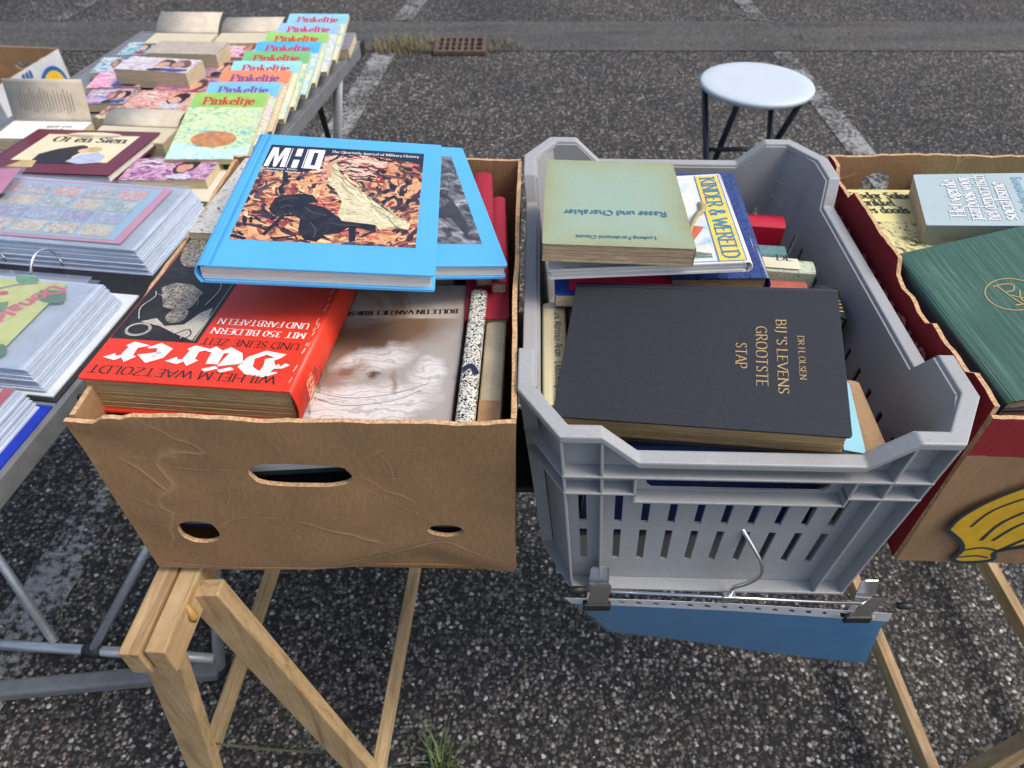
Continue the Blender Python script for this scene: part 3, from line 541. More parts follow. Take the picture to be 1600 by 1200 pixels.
# ------------------------------------------------------------------ grey plastic crate
HX, HY, ZH, ZL, CX, CY = .2135, .298, .2565, .2235, .034, .060
def greyplastic():
    m, t, p, tc = newmat('grey_crate_plastic'); v = mapping(t, tc); base = sr(160, 161, 161)
    n = noise_n(t, v, 7, 6, .65, .6); d = noise_n(t, v, 38, 6, .7); s = noise_n(t, v, 420, 2)
    c = ramp(t, s.outputs[0], [(.35, tuple(x * .93 for x in base)), (.65, tuple(x * 1.05 for x in base))])
    c = mixc(t, ramp(t, n.outputs[0], [(.52, (0, 0, 0)), (.7, (.38, .38, .38))]), c, sr(150, 142, 124))
    c = mixc(t, ramp(t, d.outputs[0], [(.57, (0, 0, 0)), (.72, (.6, .6, .6))]), c, sr(176, 172, 162))
    t.links.new(c, p.inputs['Base Color']); p.inputs['Roughness'].default_value = .5; bump(t, p, s.outputs[0], .08, .0005); return m
M_crate = greyplastic()
crate = thing('plastic_crate', 'grey plastic crate with slotted sides full of books in the middle', 'crate', (.2245, .708, .7336), (-1.5, 0, 0))
def tap(v): x, y, z = v; s = .857 + .143 * max(0, min(1, z / ZH)); return (x * s, y * (.99 + .01 * z / ZH), z)
def cpart(name, V, Fc, bev=.0012):
    o = mk(name, [tap(v) for v in V], Fc, M_crate, crate)
    if bev: b = o.modifiers.new('b', 'BEVEL'); b.width = bev; b.segments = 2; b.limit_method = 'ANGLE'; b.angle_limit = R(35)
    return o
HF = [(-.176, ZH), (-.138, ZH), (-.104, ZL), (.104, ZL), (.138, ZH), (.176, ZH)]
HS = [(-HY + CY, ZH), (-HY + .118, ZH), (-HY + .136, ZL), (HY - .136, ZL), (HY - .118, ZH), (HY - CY, ZH)]
def loop(ins):          # the crate outline inset by ins: list of (x, y, z) corners all round
    k = ins * .55; o = []
    for x, z in HF: o.append((max(-.176 + k, min(.176 - k, x)), -HY + ins, z))
    for y, z in HS: o.append((HX - ins, max(-HY + CY + k * .6, min(HY - CY - k * .6, y)), z))
    for x, z in reversed(HF): o.append((max(-.176 + k, min(.176 - k, x)), HY - ins, z))
    for y, z in reversed(HS): o.append((-HX + ins, max(-HY + CY + k * .6, min(HY - CY - k * .6, y)), z))
    return o
def ringmesh(A, B, C_, D_):
    n = len(A); V = A + B + C_ + D_; f = []
    for i in range(n):
        j = (i + 1) % n
        for p, q in ((0, 1), (1, 2), (2, 3), (3, 0)): f.append((p * n + i, p * n + j, q * n + j, q * n + i))
    return V, f
IN = .0155
o0, o1 = loop(0), loop(IN); dn = lambda L, d: [(x, y, z - d) for x, y, z in L]
cpart('rim', *ringmesh(o0, o1, dn(o1, .009), dn(o0, .009)), .0016)
flat = lambda L, z: [(x, y, z) for x, y, _ in L]
for z in (.2015, .1765):
    V, f_ = ringmesh(flat(o0, z), flat(o1, z), flat(o1, z - .003), flat(o0, z - .003))
    if z < .19:          # the lower flange stops either side of the hand hole
        f_ = [q for k, q in enumerate(f_) if k // 4 != 2]; n_ = len(o0); f_ += [(2, n_ + 2, 2 * n_ + 2, 3 * n_ + 2), (3, 3 * n_ + 3, 2 * n_ + 3, n_ + 3)]
    cpart('flange', V, f_, .0008)
cpart('handle_lip', *box_vf(-.104, .104, -HY + .0003, -HY + IN, .1615, .1645), .0008)
for x in (-.1055, .1055): cpart('rib', *box_vf(x - .0015, x + .0015, -HY + .0004, -HY + IN, .1616, .1984), .0006)
cpart('bottom_flange', *ringmesh(flat(o0, .004), flat(o1, .004), flat(o1, .0), flat(o0, .0)), .0008)
def slots(xs, wd):
    hs = []
    for z0, z1 in ((.109, .157), (.042, .096)):
        for x in xs: hs.append([(x - wd / 2, z0), (x + wd / 2, z0), (x + wd / 2, z1), (x - wd / 2, z1)])
    return hs
def rrect(x0, x1, z0, z1, r=.006): return [(x0 + r, z0), (x1 - r, z0), (x1, z0 + r), (x1, z1 - r), (x1 - r, z1), (x0 + r, z1), (x0, z1 - r), (x0, z0 + r)]
kf = .1742; hf = [(max(-kf, min(kf, x)), z - .004) for x, z in HF]
xs9 = [-.157] + [-.118 + .0295 * k for k in range(9)]
for sgn in (-1, 1):
    V, Fc, _ = plate([(-kf, 0), (kf, 0)] + hf[::-1], slots(xs9, .0085) + [rrect(-.092, .092, .1665, .188)], (lambda x, z, q: (x, -HY + IN + q, z)) if sgn < 0 else (lambda x, z, q: (-x, HY - IN - q, z)), .003)
    cpart('end_wall', V, Fc, 0)
    ks = HY - CY - IN * .33; hs = [(max(-ks, min(ks, y)), z - .004) for y, z in HS]
    V, Fc, _ = plate([(-ks, 0), (ks, 0)] + hs[::-1], slots([-.2 + .036 * k for k in range(12)], .0085), (lambda y, z, q: (HX - IN - q, y, z)) if sgn > 0 else (lambda y, z, q: (-HX + IN + q, -y, z)), .003)
    cpart('side_wall', V, Fc, 0)
    for s2 in (-1, 1):          # chamfered corner walls
        a = Vector((sgn * kf, s2 * (HY - IN))); b = Vector((sgn * (HX - IN), s2 * ks)); nrm = Vector((sgn * .06, s2 * .034)).normalized() * .003
        V = [(*p, z) for p in (a, b, b - nrm, a - nrm) for z in (0, ZH - .004)]
        cpart('corner_wall', V, [(0, 2, 3, 1), (2, 4, 5, 3), (4, 6, 7, 5), (6, 0, 1, 7), (1, 3, 5, 7), (0, 6, 4, 2)], 0)
for sy in (-1, 1):
    for x in (-.1745, -.138, .138, .1745):
        y0, y1 = sorted((sy * (HY - .0005), sy * (HY - IN - .0002))); cpart('rib', *box_vf(x - .0015, x + .0015, y0, y1, .0041, ZH - .0095), .0006)
for sx in (-1, 1):
    for y in (-HY + CY + .002, -HY + .12, 0, HY - .12, HY - CY - .002):
        x0, x1 = sorted((sx * (HX - .0005), sx * (HX - IN - .0002))); cpart('rib', *box_vf(x0, x1, y - .0015, y + .0015, .0041, (ZL if abs(y) < .1 else ZH) - .0095), .0006)
cpart('base', *box_vf(-HX + IN + .003, HX - IN - .003, -HY + IN + .003, HY - IN - .003, .001, .005), 0)

# ------------------------------------------------------------------ books in the left box
NAV, SAND = sr(24, 26, 44), sr(214, 150, 104)
M_painting = paint('battle_painting', [sr(30, 26, 40), sr(66, 48, 60), sr(120, 72, 62), sr(206, 138, 92), sr(232, 176, 124), sr(150, 78, 60), sr(40, 30, 38)], 26, 2.2, 2, (1, 1.4, 1), .3)
M_dress = paint('dress_paint', [sr(120, 112, 88), sr(196, 184, 142), sr(226, 216, 176), sr(150, 150, 124)], 60, 2, 5, (1, 2.2, 1), .3)
M_figure = paint('dark_figure_paint', [sr(14, 13, 20), sr(30, 27, 36), sr(52, 44, 50)], 70, 1, 8, rough=.3)
M_flag = paint('flag_paint', [sr(150, 32, 40), sr(196, 60, 56), sr(228, 206, 178), sr(160, 40, 44), sr(60, 40, 54)], 45, 2.5, 6, (1, 2.5, 1), .3)
M_bwphoto = paint('grey_photograph', [sr(26, 26, 32), sr(70, 70, 76), sr(120, 120, 124), sr(186, 184, 182)], 60, 1.2, 9)
blue_w = lambda x, y: .0035 * (x / .11 + .1) ** 2 * (1 if x > -.01 else 0) * .4
root, fc = book('hardcover_book', 'sky blue quarterly journal with a painting of a flag bearer, uppermost in the cardboard box', (-.1946, .7151, 1.056), (2.87, -.74, 5.09), .2255, .2935, .02, M_blue, M_pagew)
quad(fc, 'cover_picture', -.093, -.099, .0915, .117, M_painting)
def brushwork(par, n, seed, pick, x0, y0, x1, y1, cen, wd, z, mats, L=(.008, .03)):
    g = random.Random(seed); mb = MB()
    for k in range(n):
        x, y = g.uniform(x0, x1), g.uniform(y0, y1); a = math.atan2(y - cen[1], x - cen[0]) + 1.57 + g.uniform(-.7, .7); l = g.uniform(*L); b = g.uniform(-.9, .9); pts = []
        for q in range(5): u = q / 4 - .5; pts.append((min(x1, max(x0, x + l * u * math.cos(a + b * u))), min(y1, max(y0, y + l * u * math.sin(a + b * u)))))
        w_ = g.uniform(*wd); V, Fc = pen(cat(pts), lambda p_, q_: w_ / 2)
        V = [(min(x1, max(x0, vx)), min(y1, max(y0, vy)), z + k * .0000008) for vx, vy in V]; mb.add(V, Fc, pick(x, y, g))
    return mb.build('brush_strokes', mats, par)
PNT = [M('oil_%d' % k, sr(*c), .32, .3, 120) for k, c in enumerate(((28, 24, 36), (58, 42, 54), (108, 62, 56), (178, 104, 72), (226, 164, 112), (236, 190, 140), (200, 96, 84), (150, 60, 58), (70, 70, 84)))]
def pick_oil(x, y, g):
    r_ = g.random(); bright = math.exp(-((x + .02) / .05) ** 2 - ((y - .01) / .05) ** 2) + .6 * math.exp(-((x + .01) / .08) ** 2 - ((y + .085) / .02) ** 2)
    if r_ < bright * .8: return g.choice((3, 4, 4, 5, 5, 6))
    return g.choice((0, 0, 0, 1, 1, 1, 2, 2, 7, 8, 6))
brushwork(fc, 420, 3, pick_oil, -.093, -.099, .0915, .117, (.0, .02), (.0012, .0065), .00023, PNT)
shape(fc, 'picture_band', [(-.093, .117), (-.093, .06), (-.08, .048), (-.04, .05), (-.028, .075), (-.02, .096), (.02, .103), (.06, .098), (.0915, .085), (.0915, .117)], M('navy_print', NAV, .3, .2, 40), .00055)
shape(fc, 'flag_shape', [(-.026, .0937), (-.0119, .0984), (.0277, .101), (.0545, .0768), (.0404, .0696), (.0303, .0472), (.0144, .04), (.001, .0539), (-.0139, .076), (-.0173, .0311), (-.0226, .0355)], M_flag, .00062)
for a, b in (((-.008, .09), (.045, .078)), ((.0, .078), (.036, .064)), ((.004, .065), (.03, .053))): line(fc, 'flag_stripe', [a, ((a[0] + b[0]) / 2, (a[1] + b[1]) / 2 + .004), b], .003, M('flag_white', sr(220, 200, 178), .4), .00066)
shape(fc, 'figure_shape', [(-.0666, -.036), (-.0644, -.0131), (-.057, -.0053), (-.0399, -.0009), (-.0262, -.0017), (-.0172, -.017), (-.0278, -.0205), (-.0091, -.0275), (.0065, -.0458), (.0164, -.0556), (.0466, -.0546), (.0492, -.0712), (.0218, -.0656), (.0107, -.0791), (-.0015, -.0823), (-.0077, -.0969), (-.0204, -.0941), (-.0291, -.0789), (-.0311, -.054), (-.0438, -.0424), (-.0528, -.052), (-.0628, -.0444)], M_figure, .00062)
shape(fc, 'figure_shape', [(-.0118, .079), (-.0168, .0621), (-.0143, .0264), (-.0033, .013), (.007, -.0143), (.0059, -.0415), (.0118, -.0539), (.0294, -.0564), (.047, -.0588), (.0522, -.0689), (.0689, -.0609), (.0823, -.0659), (.0837, -.0509), (.0627, -.0355), (.0427, -.0103), (.0296, .0071), (.0138, .0248), (-.0001, .0434), (-.0087, .0739)], M_dress, .0007)
brushwork(fc, 60, 9, lambda x, y, g: g.randrange(3), -.02, .035, .05, .1, (.02, .0), (.001, .004), .00064, [M('flag_red', sr(150, 34, 42), .35, .2), M('flag_cream', sr(216, 190, 160), .35, .2), PNT[0]])
for k in range(16):
    u = k / 15; x_ = -.008 + .078 * u + .006 * math.sin(k * 2.3); y_ = .05 - .105 * u + .008 * math.cos(k * 3.1); line(fc, 'dress_fold', [(x_ - .012, y_ + .022), (x_ - .003, y_ + .004), (x_ + .008, y_ - .006)], .0012 + .001 * (k % 3), (M('fold_dark', sr(124, 116, 88), .35), M('fold_light', sr(230, 222, 186), .35), M('fold_mid', sr(170, 164, 128), .35))[k % 3], .00074 + k * .000003)
for pl in ([(-.06, -.02), (-.05, -.012), (-.04, -.012)], [(-.03, -.03), (-.02, -.04), (-.005, -.045)], [(-.02, -.06), (-.012, -.075), (-.012, -.09)], [(.0, -.06), (.015, -.062), (.03, -.062)], [(-.055, -.035), (-.05, -.028), (-.042, -.03)]): line(fc, 'figure_light', pl, .0016, M('figure_grey', sr(78, 66, 66), .35), .00068)
shape(fc, 'figure_shape', [(-.052, -.05), (-.046, -.046), (-.06, -.09), (-.064, -.088)], M_figure, .00062); shape(fc, 'figure_shape', [(.02, -.062), (.028, -.064), (.03, -.092), (.024, -.094)], M_figure, .00062)
line(fc, 'arm_shape', [(-.012, .03), (-.03, .026), (-.04, .02)], .004, M('skin_paint', sr(206, 150, 116), .4), .0007); line(fc, 'arm_shape', [(-.014, .04), (-.017, .07), (-.01, .085)], .006, M('skin_paint', sr(206, 150, 116), .4), .0008)
quad(fc, 'logo_block', -.0665, .0595, -.0475, .1095, M_white, .00075, None, 1); quad(fc, 'logo_block', -.0465, .0595, -.0275, .1095, M_white, .00075, None, 1); shape(fc, 'logo_tail', [(-.033, .06), (-.0275, .06), (-.0255, .053), (-.029, .056)], M_white, .00077)
shape(fc, 'logo_letter', [(-.0915, .0595), (-.0895, .1095), (-.0825, .1095), (-.079, .083), (-.0755, .1095), (-.0685, .1095), (-.0675, .0595), (-.073, .0595), (-.0735, .092), (-.0775, .0595), (-.081, .0595), (-.0845, .092), (-.086, .0595)], M_white, .0008); shape(fc, 'logo_letter', [(-.0655, .0595), (-.0655, .1095), (-.0605, .1095), (-.0605, .089), (-.0535, .089), (-.0535, .1095), (-.0485, .1095), (-.0485, .0595), (-.0535, .0595), (-.0535, .08), (-.0605, .08), (-.0605, .0595)], M_navy, .0009); quad(fc, 'logo_letter', -.0395, .068, -.0345, .101, M_navy, .0009, None, 1)
write(fc, 'The Quarterly Journal of Military History', (-.02, .104), (.086, .104), .0062, M_white, 'serif', .0008)
write(fc, 'Autumn 1995', (-.088, .053), (-.052, .053), .0036, M_white, 'serif', .0008); write(fc, 'Volume 8, Number 1', (-.088, .047), (-.043, .047), .0034, M_white, 'serif', .0008)
line(fc, 'hinge_groove', [(-.1, -.146), (-.1, 0), (-.1, .146)], .003, M('groove_blue', sr(64, 146, 206), .4), .0003, None, False)
root, fc = book('hardcover_book', 'sky blue journal with a grey photograph half under the top blue one', (-.1465, .781, 1.0165), (13.06, 1.37, 8.63), .228, .2869, .018, M_blue, M_pagew)
quad(fc, 'cover_picture', -.09, -.1, .093, .115, M_bwphoto)
shape(fc, 'photo_figure', [(.06, -.02), (.074, .0), (.08, -.03), (.084, -.07), (.078, -.085), (.07, -.06), (.066, -.045), (.03, -.04), (.03, -.02)], M('dark_grey_print', sr(58, 58, 62), .35, .2, 60), .0005)
# red spined art book
M_orange = M('red_orange_jacket', sr(222, 58, 34), .42, .06, 14, .08, 300)
M_engr = paint('engraving_print', [sr(34, 31, 32), sr(44, 40, 40), sr(36, 33, 33), sr(52, 47, 45), sr(35, 31, 32)], 14, 1.5, 3, (1, 1, 1), .45, 5)
M_engd = paint('engraving_detail', [sr(34, 30, 31), sr(120, 110, 98), sr(40, 36, 36), sr(186, 176, 158), sr(48, 43, 42), sr(150, 140, 124), sr(34, 30, 31), sr(128, 118, 104)], 55, 3.5, 4, (1, 1, 1), .45, 4, lo=.2, hi=.8)
M_engl = paint('engraving_light', [sr(84, 76, 68), sr(176, 166, 148), sr(206, 198, 180), sr(110, 100, 90)], 120, 3, 4, (1, 2, 1), .45, 8)
root, fc = book('art_book', 'thick red jacketed art book with white blackletter title lying upside down', (-.2938, .6078, .9901), (174.73, 1.8, -.04), .2062, .265, .044, M_orange, M_pagetan, spine=M_orange)
quad(fc, 'cover_picture', .0125, -.13, .102, .072, M_engr)
shape(fc, 'engraved_drapery', [(.0849, .043), (.071, .0361), (.0566, .0484), (.0383, .044), (.0301, .0238), (.0208, .0129), (.0173, .0337), (.019, .0685), (.0394, .0601), (.0615, .0489)], M_engl, .0004)
for rr in (0, .0016): line(fc, 'engraved_ring', ell(.081, .056, .0125 - rr, .0105 - rr, 14) + [ell(.081, .056, .0125 - rr, .0105 - rr, 14)[0]], .0012, M_engl, .0004 + rr * .1)
shape(fc, 'engraved_armour', [(.0914, -.0176), (.0799, -.0281), (.0611, -.0268), (.0425, -.0132), (.0432, .0136), (.0529, .0231), (.0734, .0165)], M_engd, .0005)
shape(fc, 'engraved_armour', cat([(.03, -.06), (.05, -.07), (.08, -.06), (.098, -.08), (.1, -.125), (.06, -.128), (.03, -.11), (.024, -.08), (.03, -.06)])[:-1], M_engd, .0005)
shape(fc, 'engraved_face', ell(.052, .03, .011, .013), M_engd, .0006)
g_ = random.Random(5)
for k in range(26):
    a0 = g_.random() * 6.28; rr = .006 + .024 * g_.random(); cx_, cy_ = (.066, -.005) if k % 2 else (.062, -.095); cx_ += (g_.random() - .5) * .03; cy_ += (g_.random() - .5) * .03; rr *= .6; line(fc, 'engraved_line', [(cx_ + rr * math.cos(a0 + q * .35), cy_ + rr * .9 * math.sin(a0 + q * .35)) for q in range(5)], .0004 + .0009 * g_.random(), M_engl, .0007 + k * .00001)
for pl in ([(.088, .04), (.096, .02), (.09, .0), (.094, -.01)], [(.03, .01), (.026, -.02), (.034, -.04)], [(.04, .06), (.03, .052), (.024, .06), (.03, .068), (.04, .06)], [(.03, .052), (.032, .068)]): line(fc, 'engraved_line', pl, .0011, M_engl if pl[0][0] != .04 else M_ink, .001)
line(fc, 'engraved_line', [(.0165, -.13), (.0165, .07)], .0009, M_engl, .0008, None, False)
write(fc, 'Durer', (-.088, .0795), (.0945, .0795), .033, M_white, 'bigfrak', .0006, 'title_lettering')
write(fc, 'WILHELM WAETZOLDT', (-.084, .1135), (.099, .1135), .0105, M_ink, 'light', .0006)
write(fc, 'UND SEINE ZEIT', (-.0905, .0635), (.0096, .0635), .0095, M_ink, 'light', .0006); write(fc, 'MIT 350 BILDERN', (-.0915, .0465), (.0066, .0465), .009, M_white, 'serif', .0006); write(fc, 'UND FARBTAFELN', (-.09, .0305), (.006, .0305), .0092, M_white, 'serif', .0006)
sp = [o for o in root.children if o.name.startswith('spine')][0]
SPX = ((-.1104, 0, -.022), (0, 0, 1), (0, 1, 0), (-1, 0, 0))
for tx_, yy, hw_, cp_, mm_ in (('WAETZOLDT', .118, .017, .007, M_ink), ('DURER', .097, .017, .015, M('cream_print', sr(236, 190, 150), .5)), ('UND SEINE', .085, .016, .0065, M_ink), ('ZEIT', .074, .008, .0065, M_ink)): stamp(write(None, tx_, (-hw_, yy), (hw_, yy), cp_, mm_, 'serif', 0), sp, *SPX)
stamp(line(None, 'spine_rule', [(-.017, .066), (0, .061), (.017, .052)], .0008, M_ink, 0), sp, *SPX)
for k in range(26):          # worn white nicks along the jacket fold
    y = -.13 + .26 * g_.random(); x = -.0985 + (g_.random() - .5) * .004; line(fc, 'wear_mark', [(x, y), (x + .001, y + .002 + .008 * g_.random())], .0003 + .0007 * g_.random(), M('worn_paper', sr(226, 196, 170), .7), .0009 + k * .00001, None, False)
# pale bulletin
def portrait_wash():
    m, t, p, tc = newmat('old_drawing_print'); v = mapping(t, tc)
    wob = noise_n(t, v, 16, 5, .6, .8); ad = _n(t, 'ShaderNodeVectorMath'); ad.operation = 'MULTIPLY_ADD'; ad.inputs[1].default_value = (.045, .045, 0); t.links.new(wob.outputs[1], ad.inputs[0]); t.links.new(v, ad.inputs[2])
    def blob(cx, cy, rx, ry, rot, a, b):
        mp = _n(t, 'ShaderNodeMapping'); mp.vector_type = 'TEXTURE'; mp.inputs['Location'].default_value = (cx + .0225, cy + .0225, 0); mp.inputs['Rotation'].default_value = (0, 0, rot); mp.inputs['Scale'].default_value = (rx, ry, 1); t.links.new(ad.outputs[0], mp.inputs[0])
        ln = _n(t, 'ShaderNodeVectorMath'); ln.operation = 'LENGTH'; t.links.new(mp.outputs[0], ln.inputs[0]); return ramp(t, ln.outputs['Value'], [(a, (1, 1, 1)), (b, (0, 0, 0))])
    wv = _n(t, 'ShaderNodeTexWave'); wv.wave_type = 'RINGS'; wv.inputs['Scale'].default_value = 17; wv.inputs['Distortion'].default_value = 11; wv.inputs['Detail'].default_value = 4; wv.inputs['Detail Scale'].default_value = 2
    mp = mapping(t, tc, (1, 1.5, 1), (.0, .02, 0)); t.links.new(mp, wv.inputs['Vector'])
    strand = ramp(t, wv.outputs[1], [(.0, sr(184, 176, 168)), (.2, sr(210, 207, 203)), (.8, sr(218, 216, 213)), (1, sr(204, 199, 194))])
    base = ramp(t, noise_n(t, v, 9, 5).outputs[0], [(.3, sr(158, 150, 143)), (.7, sr(172, 165, 159))])
    c = mixc(t, blob(.0, -.035, .11, .045, .25, .45, 1.0), base, sr(118, 92, 72)); c = mixc(t, blob(.05, .02, .06, .05, .2, .4, 1.0), c, sr(138, 112, 94))
    c = mixc(t, blob(.0, .012, .052, .026, .5, .5, 1.0), c, strand); c = mixc(t, blob(.012, .084, .095, .04, .22, .72, 1.0), c, strand); c = mixc(t, blob(-.06, .03, .02, .03, .2, .5, 1.0), c, strand)
    c = mixc(t, blob(.022, .03, .03, .014, .35, .25, 1.0), c, sr(132, 104, 86)); c = mixc(t, blob(-.004, .034, .011, .006, .2, .3, 1.0), c, sr(92, 70, 56)); c = mixc(t, blob(-.03, .04, .006, .02, .3, .3, 1.0), c, sr(150, 128, 112))
    t.links.new(c, p.inputs['Base Color']); p.inputs['Roughness'].default_value = .5; return m
M_bul = paint('brown_wash_print', [sr(98, 78, 64), sr(142, 120, 102), sr(170, 154, 140), sr(186, 176, 168), sr(192, 186, 182)], 7, .6, 14, (1, 1, 1), .5, 5)
M_wht2 = paint('white_hair_print', [sr(150, 130, 116), sr(206, 200, 196), sr(226, 224, 222), sr(180, 164, 154), sr(222, 220, 218)], 26, 2.5, 15, (1, 3.2, 1), .5, 7)
root, fc = book('paperback_book', 'pale museum bulletin with a brown and white drawing beside the red art book', (-.1489, .578, .9425), (178.33, .24, 1.26), .184, .253, .022, M_bul, M_page, 'paper')
quad(fc, 'drawing', -.0915, -.062, .0915, .1255, portrait_wash(), .0003)
M_sep = M('sepia_ink', sr(112, 88, 72), .6, .25, 90)
for k in range(4): line(fc, 'drawing_line', [(.075 - .003 * k, .05 + k * .0036), (.02, .068 + k * .0036), (-.03, .062 + k * .0034), (-.066 + k * .003, .045 + k * .004)], .0006 + .0005 * (k % 3), M_sep if k % 3 == 0 else M_wht2, .0006 + k * .00001)
line(fc, 'drawing_line', [(-.013, .033), (-.004, .029), (.004, .033)], .0012, M_sep, .0008)
write(fc, 'BULLETIN VAN HET RIJKSMUSEUM', (-.084, -.079), (.084, -.072), .0072, M_ink, 'bold', .0006); write(fc, 'Negende jaargang - 1961 - Nummer 2 en 3', (-.083, .115), (.006, .118), .0036, M_greyink, 'ital', .0006)
# spine-up books along the right wall
M_speck = paint('black_speckled_cover', [sr(20, 20, 30), sr(40, 40, 52), sr(226, 222, 206), sr(226, 222, 206), sr(90, 90, 96)], 260, 0, 3, interp='CONSTANT', rough=.5, lo=.36, hi=.56)
root, sp = spine_book('speckled_book', 'white book with black speckled spine wedged upright beside the bulletin', (-.0415, .5637, .958), (-1.96, .03, 4), .019, .2223, .13, M_speck, M_pagew)
stamp(write(None, 'MIRO', (-.105, 0), (-.08, 0), .007, M_ink, 'sans', .0), sp, (.0101, 0, -.012), (0, 1, 0), (0, 0, 1), (1, 0, 0)); line(sp, 'ink_blot', [(-.008, -.03), (0, -.022), (.007, -.034)], .006, M_navy, .0008)
root, sp = spine_book('cream_book', 'plain cream book upright against the right cardboard wall', (-.0195, .5814, .945), (-1.87, -.44, -.06), .0225, .2211, .12, M('cream_cloth', sr(206, 190, 156), .8, .12, 30, .3, 600), M_page)
quad(sp, 'spine_label', -.0108, -.1105, .0108, -.078, M('tan_label', sr(172, 132, 88), .7, .2, 40), .0005, None, 1)
M_redcl = M('red_bookcloth', sr(158, 30, 52), .75, .12, 200, .5, 900)
book('red_book', 'red cloth book lying flat below the second blue journal', (-.03, .745, .95), (1, 0, 0), .05, .23, .03, M_redcl, M_page)
spine_book('red_book', 'tall red cloth book upright behind the blue journals', (-.036, .815, .968), (2.64, .6, .28), .026, .25, .14, M_redcl, M_page)
spine_book('red_book', 'smaller red cloth book standing against the right wall of the cardboard box', (-.0165, .775, .968), (.87, -.25, .06), .018, .1975, .14, M_redcl, M_page)
book('picture_book', 'book with black and white drawing peeping out behind the red art book', (-.3, .83, .995), (176, 1, 0), .16, .2, .05, paint('ink_drawing', [sr(30, 28, 30), sr(190, 186, 176), sr(210, 206, 196), sr(50, 46, 46)], 70, 2.5, 21, (1, 1, 1), .5, 8), M_page, 'paper')
book('green_book', 'dark green book lying deep in the cardboard box behind its hand hole', (-.17, .565, .912), (4, 0, 0), .28, .2, .03, M('dark_green_cloth', sr(36, 52, 46), .7, .15, 60, .3, 700), M_pagew)
book('navy_book', 'navy book at the bottom of the cardboard box behind the round vent', (-.2, .664, .83), (-1, 0, 0), .34, .4, .05, M('navy_cloth', sr(34, 44, 84), .7, .15, 60, .3, 700), M_page)
book('brown_book', 'brown volume under the blue journals in the cardboard box', (-.17, .82, .985), (3, 0, 5), .2, .2, .08, M('brown_cloth', sr(96, 68, 48), .7, .15, 60, .3, 700), M_page)

# ------------------------------------------------------------------ books in the crate
def oldgreen():
    m, t, p, tc = newmat('foxed_green_cover'); v = mapping(t, tc); sep = _n(t, 'ShaderNodeSeparateXYZ'); t.links.new(v, sep.inputs[0])
    def edge(i, half):
        a = _n(t, 'ShaderNodeMath'); a.operation = 'ABSOLUTE'; t.links.new(sep.outputs[i], a.inputs[0]); b = _n(t, 'ShaderNodeMath'); b.operation = 'DIVIDE'; b.inputs[1].default_value = half; t.links.new(a.outputs[0], b.inputs[0]); return b
    mx = _n(t, 'ShaderNodeMath'); mx.operation = 'MAXIMUM'; t.links.new(edge(0, .12).outputs[0], mx.inputs[0]); t.links.new(edge(1, .16).outputs[0], mx.inputs[1])
    n = noise_n(t, v, 14, 5); ad = _n(t, 'ShaderNodeMath'); ad.operation = 'MULTIPLY_ADD'; ad.inputs[1].default_value = .34; t.links.new(n.outputs[0], ad.inputs[0]); t.links.new(mx.outputs[0], ad.inputs[2])
    c = ramp(t, ad.outputs[0], [(.3, sr(146, 168, 152)), (.6, sr(148, 166, 144)), (.78, sr(148, 158, 126)), (.92, sr(142, 142, 104))]); c = mixc(t, 1, c, ramp(t, noise_n(t, v, 260, 3).outputs[0], [(.3, (.92, .92, .92)), (.7, (1.05, 1.05, 1.04))]), 'MULTIPLY')
    t.links.new(c, p.inputs['Base Color']); p.inputs['Roughness'].default_value = .8; return m
wr = lambda x, y: -.003 * max(0, y / .107) ** 3 * (1 - abs(x) / .1) + .0015 * (x / .08) ** 2
root, fc = book('old_paperback', 'faded pale green paperback with navy blackletter title on top in the crate', (.1177, .7435, 1.0356), (176.76, 2.93, -.24), .1601, .2147, .021, oldgreen(), M('foxed_paper', sr(176, 152, 122), .9, .25, 60, .4, 1200, stretch=(1, 1, 14)), 'paper')
write(fc, 'Rasse und Charakter', (-.0575, .0275), (.0585, .0295), .0115, M_tealink, 'frak', .0006, 'title_lettering'); write(fc, 'Ludwig Ferdinand Clauss', (-.041, .0855), (.045, .087), .0064, M_tealink, 'frak', .0006)
root, fc = book('picture_book', 'white hardcover with yellow title band under the pale green paperback', (.1533, .7488, 1.0085), (176.13, 2.93, 5.34), .2159, .2188, .012, M('white_laminate', sr(226, 222, 216), .35, .05, 20), M_pagew)
quad(fc, 'title_band', -.1035, -.104, -.0765, .105, M('yellow_print', sr(240, 206, 84), .4, .08, 20), .0003)
quad(fc, 'cover_picture', -.0735, -.1, .09, .1, paint('sky_wash', [sr(150, 180, 196), sr(206, 216, 218), sr(226, 226, 222), sr(186, 200, 206)], 14, 1, 31, (1, 1, 1), .4), .0003)
for pts, c in (([(-.07, .03), (-.04, .02), (-.02, .06), (-.05, .07)], sr(206, 104, 74)), ([(-.07, .07), (-.05, .072), (-.02, .062), (-.02, .095), (-.07, .095)], sr(222, 218, 206)), ([(-.055, -.02), (-.045, -.03), (-.03, -.02), (-.03, .01), (-.05, .012)], sr(88, 128, 88)), ([(-.07, .09), (-.03, .075), (-.02, .098), (-.07, .098)], sr(92, 136, 118))): shape(fc, 'picture_shape', pts, M('print_%d' % int(c[0] * 9999), c, .4, .15, 60), .0005)
for a, b in (((-.1045, -.105), (-.1045, .106)), ((-.0755, -.105), (-.0755, .106)), ((-.1045, .106), (.09, .106))): line(fc, 'border_line', [a, b], .0011, M('blue_rule', sr(72, 120, 176), .4), .0005, None, False)
write(fc, 'KINDER & WERELD', (-.0815, -.098), (-.0815, .101), .0175, M('blue_print', sr(66, 128, 160), .4), 'bold', .0006, 'title_lettering')
